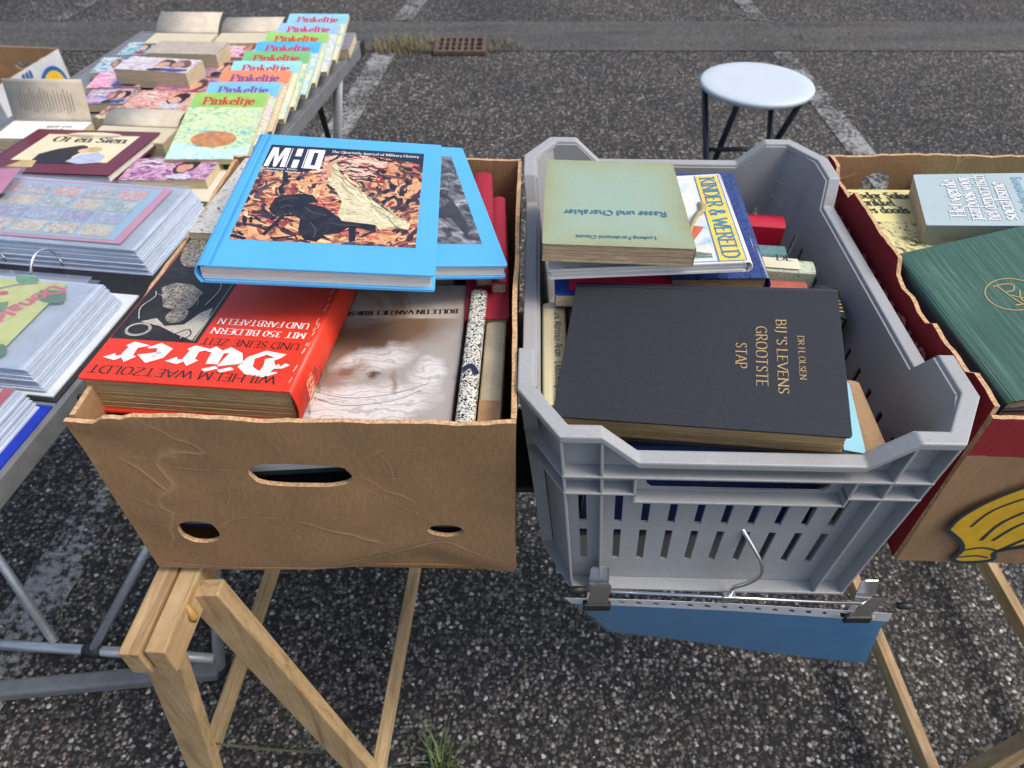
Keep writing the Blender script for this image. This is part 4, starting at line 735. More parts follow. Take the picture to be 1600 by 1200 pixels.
rb = MB(); P = [(.201, .655, 1.018), (.2, .672, 1.017), (.2, .69, 1.0175), (.205, .712, 1.02), (.216, .735, 1.022), (.226, .752, 1.018), (.229, .772, 1.016)]; P = cat(P)
V = []
for i, p in enumerate(P): u_ = i / (len(P) - 1); hw_ = .0008 + .0042 * u_ ** 1.5; V += [(p[0] - hw_, p[1] + .001 * u_, p[2]), (p[0] + hw_, p[1] - .003 * u_, p[2] + .0015 * u_)]
o = rb.add(V, [(2 * i, 2 * i + 1, 2 * i + 3, 2 * i + 2) for i in range(len(P) - 1)]).build('ribbon_bookmark', M('olive_ribbon', sr(160, 150, 112), .7, .2, 60), None, True); so = o.modifiers.new('s', 'SOLIDIFY'); so.thickness = .0006
tag(o, 'frayed olive ribbon bookmark lying over the yellow title band', 'bookmark')
M_marb = paint('blue_marbled_paper', [sr(22, 28, 62), sr(30, 40, 84), sr(60, 84, 150), sr(26, 32, 66), sr(20, 26, 56)], 110, 2.2, 12, rough=.3)
book('marbled_book', 'dark blue marbled hardcover under the white picture book', (.243, .7877, .982), (176.38, 0, 3), .11, .25, .02, M_marb, M_pagetan)
root, fc = book('paperback_book', 'blue paperback with a bright pink panel squeezed under the picture book', (.128, .735, .968), (178, 1.0, 0), .152, .18, .016, M('royal_blue_cover', sr(36, 66, 156), .35, .08), M_page, 'paper')
quad(fc, 'pink_panel', -.058, -.08, .06, .08, M('pink_print', sr(224, 36, 92), .35, .06), .0003); write(fc, 'NEVEN', (.02, .066), (.044, .066), .006, M_white, 'sans', .0006)
M_blackcl = M('black_bookcloth', sr(36, 39, 47), .72, .12, 260, .7, 1300)
root, fc = book('black_book', 'large black cloth book with gold title lying on top at the front of the crate', (.1869, .5367, .9836), (-102.19, 6.76, 10.95), .1817, .2704, .036, M_blackcl, M_pagetan)
write(fc, 'DR H. OLSEN', (-.0243, .0938), (.0306, .0938), .0058, M_gold, 'light', .0005); write(fc, "BIJ 'S LEVENS", (-.0448, .0741), (.0487, .0741), .0094, M_gold, 'light', .0005, 'title_lettering'); write(fc, 'GROOTSTE', (-.0347, .0546), (.0417, .0546), .0104, M_gold, 'light', .0005, 'title_lettering'); write(fc, 'STAP', (-.0121, .0355), (.0208, .0355), .0102, M_gold, 'light', .0005, 'title_lettering')
root, sp = spine_book('cream_paperback', 'cream paperback spine with italic title along the left crate wall', (.046, .5769, .95), (-1.75, -1.08, -1), .026, .17, .12, M('cream_spine', sr(214, 202, 160), .5, .08), M_page)
write(sp, 'Frank Martinus Arion', (.0, .075), (.0, -.012), .0085, M_ink, 'ital', .0006); write(sp, 'Dubbelspel', (.0, -.02), (.0, -.072), .0085, M_ink, 'ital', .0006)
CR = 'books packed in the grey crate'
root, sp = spine_book('red_book', 'small bright red book standing near the rear right of the crate', (.3557, .8843, .927), (83, .3, -1.2), .03, .056, .1, M('bright_red_cover', sr(190, 26, 50), .4, .08), M_page); write(sp, 'SUPERTIVUS', (.006, .024), (.006, -.022), .006, M('dark_red_ink', sr(110, 16, 30), .5), 'sans', .0006)
spine_book('teal_book', 'muted teal cloth book between the red and the patterned spines', (.350, .832, .912), (84, .3, 0), .026, .05, .1, M('muted_teal_cloth', sr(96, 134, 136), .75, .12, 100, .4, 900), M_page)
root, sp = spine_book('patterned_book', 'book with pale green patterned spine and cream label in the crate', (.3563, .7778, .924), (84, 1, 0), .028, .075, .09, paint('leaf_pattern', [sr(90, 120, 84), sr(190, 200, 168), sr(206, 210, 182), sr(120, 146, 108)], 160, .6, 41, rough=.6), M_page)
quad(sp, 'spine_label', -.012, -.018, .012, .036, M('cream_label', sr(220, 212, 184), .6), .0006, None, 1); write(sp, 'DE', (.006, .01), (.006, -.012), .013, M_ink, 'serif', .0009)
spine_book('orange_book', 'small orange leather book just behind the black book', (.345, .741, .918), (86, .8, 0), .022, .06, .09, M('orange_leather', sr(178, 90, 66), .5, .12, 60, .3, 300), M_page)
root, sp = spine_book('dark_green_book', 'dark green leather spine with gold lines beside the black book', (.386, .6905, .93), (-8, .7, 5), .032, .06, .1, M('green_black_leather', sr(34, 42, 38), .4, .2, 60, .3, 300), M_page)
for k in range(4): line(sp, 'gilt_line', [(-.011, -.02 + k * .007), (.011, -.02 + k * .007)], .0022, M_gold, .0007, None, False)
spine_book('tan_book', 'tan cloth book upright by the front right corner of the crate', (.357, .5, .93), (-3, 0, 5), .026, .1, .12, M('tan_bookcloth', sr(166, 134, 98), .8, .1, 200, .5, 900), M_page)
root, fc = book('pale_blue_booklet', 'pale blue card booklet jutting out beside the black book', (.322, .497, .936), (-10, 0, 4), .05, .1, .006, M('pale_blue_card', sr(148, 204, 218), .55, .05), M_page, 'paper')
for k, (c, x, lab) in enumerate(((sr(120, 78, 52), .082, 'brown leather volume standing at the rear left of the crate'), (sr(168, 164, 158), .112, 'grey book standing second from the left crate wall'), (sr(46, 70, 66), .142, 'dark teal book standing under the pink paperback in the crate'), (sr(180, 166, 128), .2, 'beige book standing under the marbled hardcover in the crate'), (sr(104, 60, 50), .262, 'rust brown book standing under the right edge of the marbled hardcover'))):
    spine_book('standing_book', lab, (x, .76, .945 - .004 * k), (-1.5, 0, 0), .027, .28, .19, M('spine_cloth_%d' % k, c, .7, .15, 60, .3, 700), M_page, CR)
for k, (y, lab) in enumerate(((.5, 'blue book deep in the crate seen through the front slots'), (.57, 'white paperback deep in the crate under the black book'))):
    spine_book('buried_book', lab, (.21, y, .9 - .012 * k), (90, 0, 0), .035, .26, .15, M('buried_cloth_%d' % k, (sr(44, 62, 118), sr(206, 204, 198))[k], .6, .15), M_pagew, CR)

# ------------------------------------------------------------------ books in the banana box
M_grn = newmat('green_striped_cloth')
m, t, p, tc = M_grn; n = noise_n(t, mapping(t, tc, (1, .02, 1)), 420, 4); t.links.new(mixc(t, 1, ramp(t, n.outputs[0], [(.3, sr(34, 72, 62)), (.55, sr(54, 96, 82)), (.75, sr(104, 140, 122))]), ramp(t, noise_n(t, mapping(t, tc), 12, 4).outputs[0], [(.3, (.85, .85, .85)), (.7, (1.08, 1.08, 1.08))]), 'MULTIPLY'), p.inputs['Base Color']); p.inputs['Roughness'].default_value = .65; bump(t, p, n.outputs[0], .3, .0006)
root, fc = book('green_book', 'large green cloth book with a gold monogram in the banana box', (.5805, .6198, .985), (7.76, 5.36, -11.06), .22, .2317, .04, M_grn[0], M_page)
e = ell(-.028, .017, .0265, .0245, 30); line(fc, 'monogram', e + e[:1], .0011, M_gold, .0006); 
for pl in ([(-.04, .033), (-.03, .034), (-.02, .03), (-.024, .022), (-.034, .022)], [(-.036, .034), (-.03, .01), (-.026, .0)], [(-.034, .001), (-.018, -.001)], [(-.03, .016), (-.02, .008), (-.012, .012)], [(-.018, .02), (-.024, .006), (-.012, -.002)]): line(fc, 'monogram', pl, .0012, M_gold, .0006)
wq = None
root, fc = book('paperback_book', 'pale blue white yearbook paperback with rotated white title in the banana box', (.6333, .8118, .9995), (74.56, -8.73, -.81), .1332, .21, .036, M('pale_blue_white_cover', sr(178, 194, 192), .35, .05, 10), M_page, 'paper', spine=M('grey_green_spine', sr(128, 140, 130), .45, .08))
for s, x0, x1, y in (('Het vierde', -.046, .05, .0585), ('jaarboek voor', -.054, .058, .041), ('het democratisch', -.054, .062, .0225), ('socialisme', -.054, .042, .004)):
    write(fc, s, (x0 + .0012, y - .001), (x1 + .0012, y - .001), .0165, M_tealink, 'bold', .0004, 'title_shadow'); write(fc, s, (x0, y), (x1, y), .0165, M_white, 'bold', .0007, 'title_lettering')
write(fc, 'Onderneming', (-.036, -.016), (.056, -.016), .012, M('light_teal_ink', sr(120, 168, 180), .5), 'sans', .0006); write(fc, 'Bank', (-.01, -.034), (.03, -.034), .012, M('light_teal_ink', sr(120, 168, 180), .5), 'sans', .0006)
sp = [o for o in root.children if o.name.startswith('spine')][0]; stamp(write(None, 'Het vierde jaarboek voor het democratisch socialisme', (-.085, -.004), (.095, -.004), .009, M_greyink, 'ital', .0), sp, (-.0674, 0, -.018), (0, -1, 0), (0, 0, 1), (-1, 0, 0))
root, fc = book('paperback_book', 'yellow paperback with bold black title at the left of the banana box', (.5336, .8173, .955), (1.17, -.59, 1.08), .125, .2, .02, M('pale_yellow_cover', sr(222, 210, 140), .45, .06), M_page, 'paper')
quad(fc, 'cover_picture', -.058, -.075, .045, .012, paint('ink_wash', [sr(24, 26, 30), sr(90, 88, 70), sr(216, 204, 140), sr(222, 210, 150), sr(50, 50, 46)], 50, 2.2, 51, rough=.45), .0003)
for s, x0, x1, y in (('Fjodor Sologub', -.061, .045, .0745), ('De prikkel', -.072, -.006, .0545), ('des doods', -.06, .006, .0345)): write(fc, s, (x0, y), (x1, y), .0165, M_ink, 'bold', .0006, 'title_lettering')
root, fc = book('teal_book', 'bright teal paperback behind the yearbook in the banana box', (.688, .836, .955), (-3.04, 0, 0), .19, .24, .03, M('bright_teal_cover', sr(34, 140, 132), .4, .08), M_page, 'paper')
for pl in ([(-.02, .1), (-.005, .09), (.012, .095)], [(.0, .105), (.012, .092), (.02, .1)]): line(fc, 'ink_mark', pl, .003, M_ink, .0005)
for k, (x, y, z, c, lab) in enumerate(((.62, .6, .94, sr(40, 44, 62), 'navy book under the green cloth book'), (.66, .83, .92, sr(120, 96, 70), 'brown book under the pale yearbook'))):
    book('hidden_book', lab + ' in the banana box', (x, y, z), (2, 0, 0), .3, .2, .18, M('hidden_cloth_%d' % k, c, .7), M_page)

# ------------------------------------------------------------------ white folding stool
st = thing('folding_stool', 'round white folding stool with dark metal legs on the car park', 'stool', (.858, 2.527, 0))
prof = [(0, .474), (.16, .474), (.186, .476), (.194, .482), (.197, .49), (.194, .4965), (.186, .5), (.15, .501), (0, .5015)]; N = 56; V = []; Fs = []
for r_, z in prof[1:-1]: V += [(r_ * math.cos(2 * math.pi * k / N), r_ * math.sin(2 * math.pi * k / N), z) for k in range(N)]
q = len(prof) - 2
for i in range(q - 1): Fs += [(i * N + k, i * N + (k + 1) % N, (i + 1) * N + (k + 1) % N, (i + 1) * N + k) for k in range(N)]
Fs += [tuple(reversed(range(N))), tuple(range((q - 1) * N, q * N))]
mk('seat', V, Fs, M('white_stool_plastic', sr(192, 202, 208), .45, .03, 8, .1, 200), st, True)
M_leg = M('dark_blue_steel', sr(30, 36, 46), .4, .1)
for a, b in (((-.175, .02, .475), (-.11, -.15, .012)), ((.065, .02, .475), (.108, -.15, .012)), ((-.08, -.1, .475), (-.068, .15, .012)), ((.137, -.1, .475), (.104, .15, .012))): tube('leg', [a, b], .0115, M_leg, st)
for a, b in (((-.147, -.053, .275), (.083, -.053, .275)), ((-.072, .0765, .15), (.118, .0765, .15)), ((-.11, -.15, .0125), (.108, -.15, .0125)), ((-.068, .15, .0125), (.104, .15, .0125))): tube('cross_bar', [a, b], .009, M_leg, st)

# ------------------------------------------------------------------ trouser hanger with a blue sheet in a plastic pocket
hg = thing('clip_hanger', 'chrome clip hanger hooked into a slot of the grey crate', 'hanger', (.242, .41, .73))
B0, B1 = Vector((-.166, 0, .013)), Vector((.203, .0, -.021))
tube('bar', [B0, B1], .0019, M_chrome, hg)
hook = cat([(0, 0, -.002), (0, -.001, .01), (.001, -.002, .022), (.012, -.005, .036), (.021, -.006, .052), (.02, -.003, .068), (.011, .004, .084), (.001, .013, .098), (-.005, .022, .104), (-.007, .03, .104), (-.007, .036, .096)])
tube('hook', hook, .0023, M_chrome, hg); MB().box(-.007, .007, -.005, .004, -.006, .005).build('hook_socket', M_chrome, hg, bev=.001)
for i, x in enumerate((-.146, .158)):
    bz = B0.z + (B1.z - B0.z) * (x - B0.x) / (B1.x - B0.x); c = Vector((x, 0, bz)); mb = MB()
    for s in (-1, 1):
        V = [(x + dx, s * yy, bz + zz) for zz, yy, wd in ((.034, .010, .007), (.03, .011, .01), (.012, .0075, .011), (.0, .0055, .0105), (-.024, .0028, .0125)) for dx in (-wd, wd)]
        mb.add(V, [(2 * k, 2 * k + 1, 2 * k + 3, 2 * k + 2) for k in range(4)])
    cl = mb.build('clip', M_chrome, hg); so = cl.modifiers.new('s', 'SOLIDIFY'); so.thickness = .0012
    mb = MB()
    for s in (-1, 1): mb.box(x - .0155, x + .0155, min(s * .0012, s * .006), max(s * .0012, s * .006), bz - .034, bz - .022)
    mb.build('clip_pad', M_black, cl, bev=.001)
for p, d in ((B0, -1), (B1, 1)): tube('end_cap', [p - Vector((d * .006, 0, 0)), p + Vector((d * .006, 0, -d * .0006)), p + Vector((d * .014, 0, -d * .001))], [.004, .0045, .003], M_black, hg)
ps = thing('plastic_pocket', 'blue sheet in a punched plastic pocket hanging from the clip hanger', 'pocket', (.242, .41, .73))
SW, SH = .352, .25
def hang(u, v, off=0):          # u across, v down
    TL_, TR_, BL_, BR_ = Vector((-.183, 0, .0155)), Vector((.196, 0, -.02)), Vector((-.106, .074, -.21)), Vector((.27, .05, -.26))
    p = TL_.lerp(TR_, u).lerp(BL_.lerp(BR_, u), v); vv = max(v, 0)
    return (p.x, p.y + .0012 * math.sin(u * 7) * vv + off - .0002, p.z + .005 * math.sin(u * 3.1) * (1 - vv) - .0165)
n = 22; V = [hang(i / n, j / 14, 0) for j in range(15) for i in range(n + 1)]
def pocketblue():
    m, t, p, tc = newmat('blue_card'); v = mapping(t, tc); n1 = noise_n(t, mapping(t, tc, (1, 1, 1)), 16, 6, .65, 1.5)
    t.links.new(ramp(t, n1.outputs[0], [(.35, (.07, .4, .74)), (.7, (.1, .46, .8))]), p.inputs['Base Color']); p.inputs['Roughness'].default_value = .45; return m
mk('blue_card', [hang(.012 + .976 * i / n, .13 + .865 * j / 14, 0) for j in range(15) for i in range(n + 1)], [(j * (n + 1) + i, (j + 1) * (n + 1) + i, (j + 1) * (n + 1) + i + 1, j * (n + 1) + i + 1) for j in range(14) for i in range(n)], pocketblue(), ps, True)
def film(name, tint=(.92, .95, 1), gl=.22, rough=.2, fr=1.0):
    if name in MATS: return MATS[name]
    m, t, p, tc = newmat(name); t.nodes.remove(p); tr = _n(t, 'ShaderNodeBsdfTransparent'); tr.inputs[0].default_value = rgba(tint)
    g = _n(t, 'ShaderNodeBsdfGlossy'); g.inputs['Roughness'].default_value = rough; d = _n(t, 'ShaderNodeBsdfDiffuse'); d.inputs[0].default_value = (.8, .84, .9, 1)
    bp = _n(t, 'ShaderNodeBump'); bp.inputs['Strength'].default_value = .5; bp.inputs['Distance'].default_value = .004; nn = noise_n(t, mapping(t, tc), 18, 4, .6, 1.2); t.links.new(nn.outputs[0], bp.inputs['Height']); t.links.new(bp.outputs[0], g.inputs['Normal'])
    lw = _n(t, 'ShaderNodeFresnel'); lw.inputs[0].default_value = 1.5; mm = _n(t, 'ShaderNodeMath'); mm.operation = 'MULTIPLY_ADD'; mm.inputs[1].default_value = fr; mm.inputs[2].default_value = .02 * fr; t.links.new(lw.outputs[0], mm.inputs[0])
    a = _n(t, 'ShaderNodeMixShader'); t.links.new(mm.outputs[0], a.inputs[0]); t.links.new(tr.outputs[0], a.inputs[1]); t.links.new(g.outputs[0], a.inputs[2])
    b = _n(t, 'ShaderNodeMixShader'); b.inputs[0].default_value = gl; t.links.new(a.outputs[0], b.inputs[1]); t.links.new(d.outputs[0], b.inputs[2])
    t.links.new(b.outputs[0], t.nodes['Material Output'].inputs[0]); return m
mk('pocket_film', [hang(i / n, .125 + .885 * j / 14, -.0012) for j in range(15) for i in range(n + 1)], [(j * (n + 1) + i, (j + 1) * (n + 1) + i, (j + 1) * (n + 1) + i + 1, j * (n + 1) + i + 1) for j in range(14) for i in range(n)], film('pocket_film', (.98, .99, 1), .05, .24, .6), ps, True)
holes = [ell(.055 + .0525 * k, .066, .0105, .024, 12) for k in range(18)]
V, Fc, m_ = plate([(0, 0), (.25, -.004), (.5, 0), (.75, .004), (1, 0), (1, .13), (.5, .13), (0, .13)], holes, lambda u, v, q: hang(u, v, -.0014 + q), .0004, .03)
mk('punched_strip', V, Fc, M('white_strip_plastic', sr(236, 238, 240), .35, .05, 60), ps)

# ------------------------------------------------------------------ things on the table
GB = 'paperbacks laid out on the folding table'
def romance(i, pal): return paint('romance_print_%d' % i, [sr(*c) for c in pal], 34, 2.2, 60 + i * 3, (1, 1.3, 1), .3)
# ring binder, lying open
bn = thing('ring_binder', 'open ring binder of clear plastic pockets with comic pages on the table', 'binder', tp(1.125, .165, TZ), (-7.46, 0, 0))
inv = bn.matrix_world.inverted()
def lw(p): return inv @ Vector(p)
M_pocket = M('stacked_pockets', sr(188, 200, 216), .28, .1, 30, .2, 300, stretch=(1, 1, 20)); M_film = film('clear_film', (.95, .97, 1), .1, .16)
MB().box(-.27, .16, -.292, .22, .0005, .0035).build('cover', M_black, bn); MB().box(-.27, .152, -.286, -.06, .0036, .006).build('lining', M('white_board', sr(214, 218, 220), .5), bn)
def stack(name, x0, x1, y0, y1, z0, z1, n, skew):
    mb = MB()
    for k in range(n):
        a = z0 + (z1 - z0) * k / n; b = a + (z1 - z0) / n * .72; j = lambda: (rnd.random() - .5) * .004; s = skew * k / n
        v, f = box_vf(x0 + j(), x1 + j() - s, y0 + j() + s * .5, y1 + j(), a, b); v = [(x, y, z + .006 * (max(0, x - x1 + .08) / .08) ** 2 * -1 * k / n) for x, y, z in v]; mb.add(v, f)
    return mb.build(name, M_pocket, bn)
s1 = stack('pocket_stack', -.24, .145, -.006, .235, .004, .05, 15, .02); s2 = stack('pocket_stack', -.24, .14, -.365, -.085, .0065, .045, 13, .02); s1.scale = (1, .86, 1); s2.scale = (1, .7, 1); s2.location = (0, -.0255, 0)
quad(s1, 'comic_sheet', -.235, .022, .085, .215, M('pale_blue_print', sr(166, 206, 226), .4, .06, 20), .0508); quad(s1, 'pink_edge', -.23, .013, .1, .222, M('pink_border', sr(222, 150, 176), .4), .0504)
cols = [sr(*c) for c in ((206, 176, 190), (150, 180, 206), (216, 204, 160), (180, 160, 190), (160, 196, 176), (200, 190, 186), (130, 150, 190), (220, 170, 160))]
gg = random.Random(3)
for r_ in range(5):
    for c_ in range(4):
        x0 = -.222 + r_ * .059; y0 = .03 + c_ * .0445; quad(s1, 'comic_panel', x0, y0, x0 + .053, y0 + .039, paint('panel_print_%d' % ((r_ * 4 + c_) % 8), [cols[gg.randrange(8)], sr(226, 226, 228), cols[gg.randrange(8)], cols[gg.randrange(8)], sr(96, 100, 130)], 70, 1.6, 80 + r_ * 4 + c_, rough=.4), .0514, None, 1)
quad(s1, 'top_film', -.239, -.004, .128, .233, M_film, .0535)
M_leafy = paint('yellow_green_print', [sr(176, 196, 96), sr(206, 214, 120), sr(222, 226, 150), sr(190, 206, 110)], 12, 1, 91, rough=.4)
quad(s2, 'cover_sheet', -.238, -.355, .075, -.1, M_leafy, .0462)
def leaf(par, cx, cy, L, wd, a, mat, z):
    ca, sa = math.cos(a), math.sin(a); P = [(t_, wd * math.sin(math.pi * t_ / L) ** .8) for t_ in [L * k / 8 for k in range(9)]] + [(t_, -wd * math.sin(math.pi * t_ / L) ** .8) for t_ in [L * k / 8 for k in range(7, 0, -1)]]
    shape(par, 'leaf_print', [(cx + x * ca - y * sa, cy + x * sa + y * ca) for x, y in P], mat, z)
M_leaf = M('leaf_green_print', sr(96, 156, 104), .4, .2, 60); M_leafd = M('leaf_dark_print', sr(70, 130, 92), .4, .2, 60)
for cx, cy, L, wd, a, mm in ((-.01, -.24, .07, .018, 1.2, M_leaf), (.045, -.13, .06, .02, -.6, M_leafd), (.03, -.11, .05, .016, 2.6, M_leaf), (.05, -.3, .07, .02, 2.5, M_leafd), (-.06, -.33, .08, .022, .2, M_leaf), (.06, -.35, .05, .02, 1.4, M_leafd)): leaf(s2, cx, cy, L, wd, a, mm, .0466 + .00006 * abs(cx))
line(s2, 'branch_print', [(-.2, -.17), (-.12, -.15), (-.05, -.155), (-.0, -.12), (.03, -.105)], .006, M('grey_branch_print', sr(150, 150, 146), .4), .0468)
for x, y in ((-.03, -.16), (-.005, -.15), (-.045, -.205)): shape(s2, 'heart_print', ell(x, y, .008, .007), M('red_heart_print', sr(206, 60, 78), .4), .0469)
M_dd = M('pink_title_print', sr(220, 96, 128), .4, .1)
write(s2, 'Donald Duck', (.058, -.11), (-.03, -.335), .026, M_dd, 'heavy', .047, 'title_lettering')
quad(s2, 'top_film', -.239, -.362, .124, -.088, M_film, .0505)
for x in (-.1, .0): 
    tube('ring', [(x, -.045 + .034 * math.cos(a), .022 + .04 * math.sin(a)) for a in [R(-10 + 10 * k) for k in range(18)]], .0022, M_chrome, bn, 8)
MB().box(-.16, .06, -.062, -.03, .0065, .013).build('ring_plate', M_chrome, bn, bev=.002)
# blue folder with pockets nearest the viewer
fd = thing('document_folder', 'royal blue folder with plastic pockets at the near left corner of the table', 'folder', tp(1.46, .13, TZ + .0005), (-7.46, 0, 0))
MB().box(-.33, .125, -.28, .035, 0, .003).build('cover', M('royal_blue_plastic', sr(24, 52, 168), .3, .06, 20), fd)
mb = MB()
for k in range(9): mb.box(-.33, .108 - k * .0015 + rnd.random() * .004, -.27, .032 - rnd.random() * .004, .0035 + k * .0035, .006 + k * .0035)
pk = mb.build('pocket_stack', M_pocket, fd)
quad(pk, 'dark_sheet', -.3, -.25, .04, .01, M('dark_navy_sheet', sr(36, 40, 58), .35, .15, 20), .0358); write(pk, 'De nieuwe', (.0, .0), (.0, -.07), .016, M_white, 'heavy', .0362)
for k in range(7): quad(pk, 'tricolour_strip', .078, -.235 + k * .038, .093, -.2 + k * .038, M('strip_%d' % (k % 3), (sr(196, 50, 60), sr(226, 228, 232), sr(60, 120, 190))[k % 3], .4), .0358, None, 1)
quad(pk, 'top_film', -.33, -.265, .098, .03, M_film, .0385)
# children's hardcover
root, fc = book('hardcover_book', 'maroon hardcover with cream picture panel of two figures on the table', (-.8721, 1.3338, .8142), (-6.98, -2, -1.5), .2738, .2005, .018, M('maroon_cover', sr(104, 34, 52), .35, .1, 12), M_pagew)
quad(fc, 'cover_panel', -.095, -.05, .105, .075, M('cream_panel', sr(228, 214, 178), .4, .06, 20), .0003); shape(fc, 'panel_arch', ell(.005, .074, .06, .015), M('cream_panel', sr(228, 214, 178), .4), .0003)
write(fc, 'Ot en Sien', (-.068, .04), (.092, .04), .024, M('brown_print', sr(70, 44, 40), .4), 'bold', .0006, 'title_lettering')
for pts, c in (([(-.05, -.06), (-.055, -.02), (-.03, .005), (.0, .02), (.03, .01), (.02, -.03), (.04, -.06)], sr(40, 34, 40)), ([(.02, -.05), (.03, -.02), (.06, -.005), (.085, -.02), (.09, -.05), (.05, -.06)], sr(176, 186, 206)), ([(-.085, -.08), (-.07, -.05), (-.04, -.05), (-.03, -.08)], sr(196, 168, 110)), (ell(.012, .012, .016, .012), sr(52, 36, 30)), (ell(.045, .006, .017, .012), sr(196, 150, 96)), (ell(.028, .0, .012, .009), sr(222, 178, 150))): shape(fc, 'picture_shape', pts, M('fig_%d' % int(c[0] * 99999), c, .4, .15, 60), .0005 + c[0] * .0003)
for k, (x, y) in enumerate(((-.085, .015), (-.085, .005))): write(fc, 'naar de boeken', (x, y), (x + .05, y), .005, M_greyink, 'ital', .0006) if 0 else None
# shingled row of children's books along the table edge
pc = [((150, 196, 96), (130, 190, 110), (206, 220, 150)), ((120, 190, 224), (170, 214, 160), (226, 190, 190)), ((236, 140, 96), (206, 160, 120), (240, 190, 140)), ((150, 210, 226), (206, 222, 120), (226, 232, 200)), ((120, 186, 120), (226, 226, 200), (170, 206, 170)), ((84, 176, 224), (120, 200, 226), (190, 220, 230)), ((150, 200, 110), (206, 222, 160), (196, 206, 206)), ((150, 190, 226), (226, 226, 236), (190, 200, 226)), ((140, 200, 224), (236, 200, 190), (206, 226, 200))]
pt = [(0, 0), (.013, .058), (.02, .127), (.03, .186), (.038, .25), (.05, .316), (.057, .384), (.071, .455), (.079, .533)]
what = ('green and turquoise cover, foremost', 'blue cover, second from the front', 'orange cover, third from the front', 'pale blue and lime cover, fourth from the front', 'leaf green cover, fifth from the front', 'clear blue cover, sixth from the front', 'light green cover, seventh from the front', 'lilac blue cover, second from the far end', 'turquoise and pink cover, at the far end')
for i in range(8, -1, -1):
    dx, dy = pt[i]; root, fc = book('childrens_book', "children's book with %s of the overlapping row" % what[i], (-.5917 + dx, 1.4011 + dy, .8375), (.5 - .3 * (i % 3), 9.5, .4), .156, .232, .0105, paint('child_print_%d' % i, [tuple(v * .7 for v in sr(*pc[i][0])), sr(*pc[i][1]), sr(206, 214, 186), sr(*pc[i][2]), sr(110, 180, 196), tuple(v * .8 for v in sr(*pc[i][0]))], 30, 1.8, 100 + i * 5, (1, 1.4, 1), .4), M_page, 'paper', group='overlapping row of children\'s books at the table edge')
    quad(fc, 'title_field', -.0775, .062, .0775, .1155, M('title_field_%d' % i, sr(*pc[i][0]), .4, .1, 20), .0002, None, 2)
    write(fc, 'Pinkeltje', (-.052, .071), (.055, .071), .026, M_red if i not in (1, 2) else M('violet_ink', sr(120, 70, 140), .4), 'bold', .0006, 'title_lettering')
    if i == 0:
        shape(fc, 'basket_print', ell(.0, -.05, .045, .026), M('basket_brown', sr(190, 130, 86), .4, .25, 60), .0005); shape(fc, 'water_print', [(-.076, -.114), (.076, -.114), (.076, -.07), (.03, -.085), (-.02, -.08), (-.076, -.06)], paint('water_wash', [sr(120, 196, 214), sr(206, 232, 236), sr(150, 210, 224)], 40, 1.5, 131, rough=.4), .0004)
# paperbacks
PB = [
 ('purple paperback with pink photo cover in front of the maroon hardcover', (-.6508, 1.2621, .812), (-1.16, -.76, -1.02), .1655, .0903, .03, ((60, 24, 70), (140, 60, 130), (226, 190, 200), (96, 30, 90))),
 ('thick paperback with plain beige top page at the back of the table', (-.8066, 1.8564, .835), (-3.44, 0, 0), .1759, .0903, .036, ((176, 160, 140), (196, 180, 156), (170, 154, 134), (186, 170, 150))),
 ('teal covered paperback left of the thick beige one', (-.969, 1.9377, .806), (2.17, 0, 0), .08, .0971, .02, ((40, 90, 120), (60, 130, 150), (200, 214, 216), (30, 70, 100))),
 ('thick paperback with lilac and white photo cover raised on the others', (-.8348, 1.7331, .838), (-9, 0, 0), .1809, .0837, .04, ((150, 120, 130), (196, 170, 176), (226, 222, 226), (110, 80, 80))),
 ('teal and white paperback at the left rim of the table', (-1.0, 1.8311, .803), (6.09, 0, 0), .0679, .1047, .02, ((46, 100, 136), (220, 226, 226), (60, 120, 150), (40, 80, 110))),
 ('hot pink paperback at the left rim of the table', (-.9413, 1.7335, .803), (4, 0, 0), .12, .0971, .018, ((206, 40, 110), (232, 110, 160), (240, 200, 214), (150, 40, 100))),
 ('violet paperback beside the hot pink one', (-.7651, 1.6922, .803), (-3.25, 0, 0), .1403, .1056, .018, ((50, 36, 84), (110, 70, 140), (222, 150, 150), (60, 50, 110))),
 ('royal blue and rose paperback behind the open book', (-.9238, 1.6322, .803), (3, 0, 0), .1009, .0855, .018, ((40, 60, 140), (120, 120, 190), (226, 180, 170), (90, 50, 80))),
 ('red and cream paperback in the middle of the table', (-.7835, 1.6045, .806), (-7.21, 0, 0), .1563, .0953, .02, ((150, 50, 60), (206, 120, 110), (232, 206, 186), (50, 40, 60))),
 ('pale yellow paperback lying behind the grey curled cover', (-.8018, 1.5149, .81), (-8, 0, 0), .1891, .0708, .022, ((226, 220, 150), (200, 196, 150), (150, 60, 80), (60, 54, 50))),
 ('navy paperback with pink oval portrait beside the overlapping row', (-.7016, 1.9416, .803), (-3.6, 0, 0), .0943, .12, .018, ((36, 34, 60), (226, 160, 180), (236, 200, 206), (60, 50, 80))),
 ('indigo paperback with faces beside the overlapping row', (-.7256, 1.8058, .803), (-2.62, 0, 0), .0881, .1048, .018, ((60, 70, 150), (206, 150, 130), (110, 110, 180), (40, 40, 90))),
 ('grey paperback at the far right corner of the table', (-.4718, 1.9926, .806), (1.57, 0, 0), .0948, .1329, .024, ((130, 124, 134), (150, 140, 150), (110, 104, 116), (170, 164, 170)))]
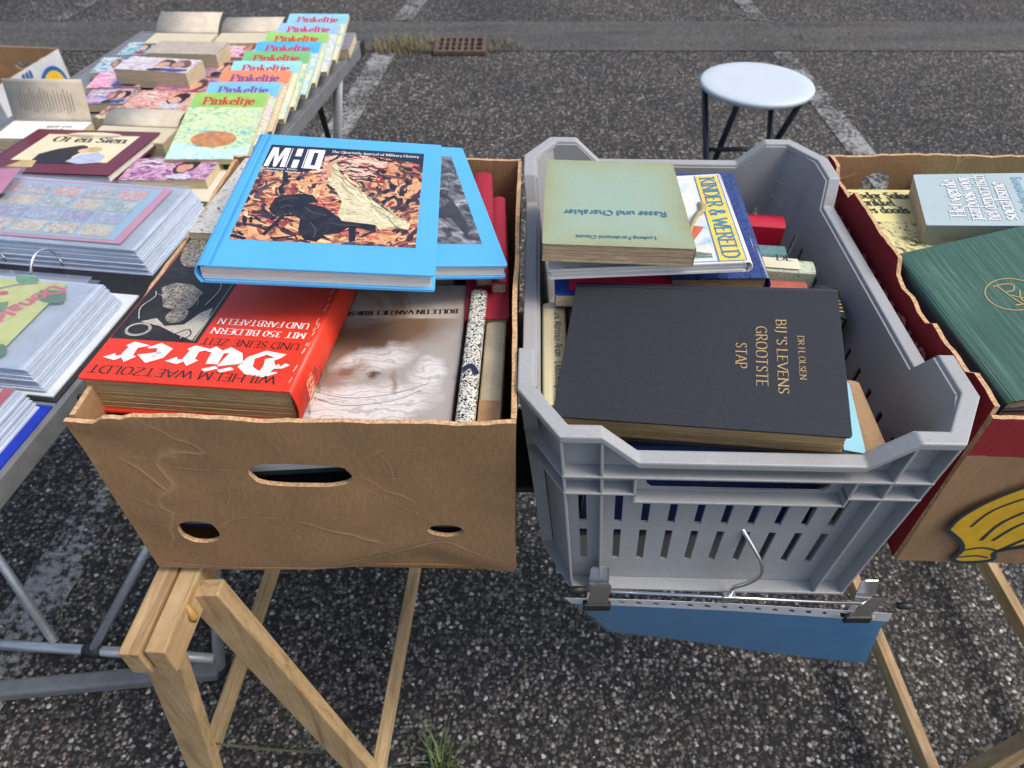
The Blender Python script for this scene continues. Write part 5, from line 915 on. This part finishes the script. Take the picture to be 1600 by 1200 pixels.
for i, (lab, c, ro, w_, h_, t_, pal) in enumerate(PB):
    root, fc = book('paperback_book', lab, (c[0], c[1], max(c[2], TZ + t_ + .001)), ro, w_, h_, t_, romance(i, pal), M_page, 'paper', group=GB)
    if i not in (1, 9, 12):
        blob = lambda cx, cy, rx, ry: cat((lambda q: q + q[:1])(ell(w_ * cx, h_ * cy, w_ * rx, h_ * ry, 9, .5)))[:-1]
        for q_, cx in enumerate((.1, .3) if i % 2 else (.18,)):
            shape(fc, 'portrait_print', blob(cx, .08, .14, .3), M('hair_print_%d' % ((i + q_) % 3), (sr(60, 40, 34), sr(110, 74, 48), sr(36, 28, 30))[(i + q_) % 3], .35, .3, 150), .0003 + q_ * .0002)
            shape(fc, 'portrait_print', blob(cx - .03, .02, .085, .2), M('skin_print_%d' % ((i + q_) % 3), (sr(206, 150, 126), sr(190, 134, 110), sr(214, 166, 144))[(i + q_) % 3], .35, .3, 150), .0004 + q_ * .0002); shape(fc, 'portrait_print', blob(cx, -.36, .16, .12), M('dress_print_%d' % ((i + 2 * q_) % 4), (sr(200, 196, 206), sr(60, 70, 130), sr(150, 50, 70), sr(40, 36, 44))[(i + 2 * q_) % 4], .35, .3, 150), .0005 + q_ * .0002)
        for k in range(2): line(fc, 'title_stroke', [(-w_ * .4, h_ * (.3 - .2 * k)), (-w_ * .3, h_ * (.36 - .2 * k)), (-w_ * .2, h_ * (.28 - .2 * k)), (-w_ * .08, h_ * (.33 - .2 * k))], h_ * .045, M_white, .0006)
book('cream_paperback', 'cream paged book under the purple paperback by the table edge', (-.6226, 1.2379, .7945), (-7, 0, 0), .18, .1215, .0135, M('cream_cover', sr(214, 206, 186), .5, .06), M_page, 'paper')
# books lying open
def open_book(label, c, rot, w_, h_, t_, lift, curl, mat, words=False):
    root = thing('open_paperback', label, 'book', c, rot, GB); pages(-w_ / 2, w_ / 2, -h_ / 2, h_ / 2, 0, t_).build('page_block', M_page, root)
    tpg = mk('title_page', *sheet(-w_ / 2, w_ / 2, -h_ / 2, h_ / 2, t_ + .0012, .0004), mat, root)
    V = []; n = 10
    for j in range(2):
        for k in range(n + 1):
            s = k / n; a = lift + curl * s; ds = h_ * .98 / n
            y = h_ / 2 + sum(math.cos(lift + curl * q / n) * ds for q in range(k)); z = t_ + .002 + sum(math.sin(lift + curl * q / n) * ds for q in range(k)); V.append(((j - .5) * w_, y, z))
    o = mk('raised_cover', V, [(k, k + 1, n + 2 + k, n + 1 + k) for k in range(n)], M_pagew if words else M('curled_cover_inside', sr(196, 184, 164), .6, .12, 30), root, True); so = o.modifiers.new('s', 'SOLIDIFY'); so.thickness = .0006
    return root, tpg, o
root, tpg, rc = open_book('paperback lying open with one printed page standing upright at the left', (-.985, 1.446, .781), (-2, 0, 0), .17, .085, .024, R(72), R(6), M('white_title_page', sr(226, 226, 220), .6, .04))
root2 = root
for k in range(17):          # lines of print on the standing page
    x = -.06 + k * .0072; L = .022 + .03 * ((k * 37) % 10) / 10
    V = [(x + dx, .0425 + math.cos(R(75)) * q - .0012, .026 + math.sin(R(75)) * q) for q in (.03 - L * .3, .042 + L * .5) for dx in (-.0006, .0006)]
    mk('print_line', V, [(0, 1, 3, 2)], M('faded_print', sr(120, 114, 106), .7), rc)
write(tpg, 'Op jacht', (.05, .0), (.0, .0), .012, M_ink, 'bold', .0262); write(tpg, 'naar geluk', (.055, .018), (.0, .018), .009, M_greyink, 'serif', .0262)
open_book('opened paperback with a grey cover curling over its first page', (-.79, 1.425, .781), (-5, 0, 0), .165, .072, .024, R(28), R(-46), M('first_page', sr(206, 194, 166), .7, .06))
open_book('farthest left opened paperback with its cover curling up', (-.8795, 2.0, .781), (-2, 0, 0), .17, .08, .028, R(38), R(-30), M('first_page', sr(206, 194, 166), .7, .06))
open_book('farthest opened paperback with its cover curling up next to the overlapping row', (-.705, 2.005, .781), (1, 0, 0), .16, .08, .028, R(30), R(-40), M('first_page', sr(206, 194, 166), .7, .06))
for k, (c, ro, w_, h_, lab) in enumerate((((-.9966, 1.2323, .785), (8, 0, 0), .1454, .0987, 'pink card in a clear sleeve behind the binder'), ((-.95, 1.1454, .842), (5, 1.45, -2), .1343, .0918, 'second pink card lying on the binder edge at the left'))):
    root = thing('pink_card', lab, 'card', c, ro, 'pink cards in sleeves'); mk('card', *sheet(-w_ / 2, w_ / 2, -h_ / 2, h_ / 2, .001, .0008), M('pink_card_print', sr(226, 130, 170), .4, .1), root); quad(root, 'picture_field', -w_ * .38, -h_ * .3, w_ * .1, h_ * .28, M_leafy, .0014, None, 1); quad(root, 'sleeve', -w_ * .52, -h_ * .52, w_ * .6, h_ * .52, M_film, .003, None, 1)
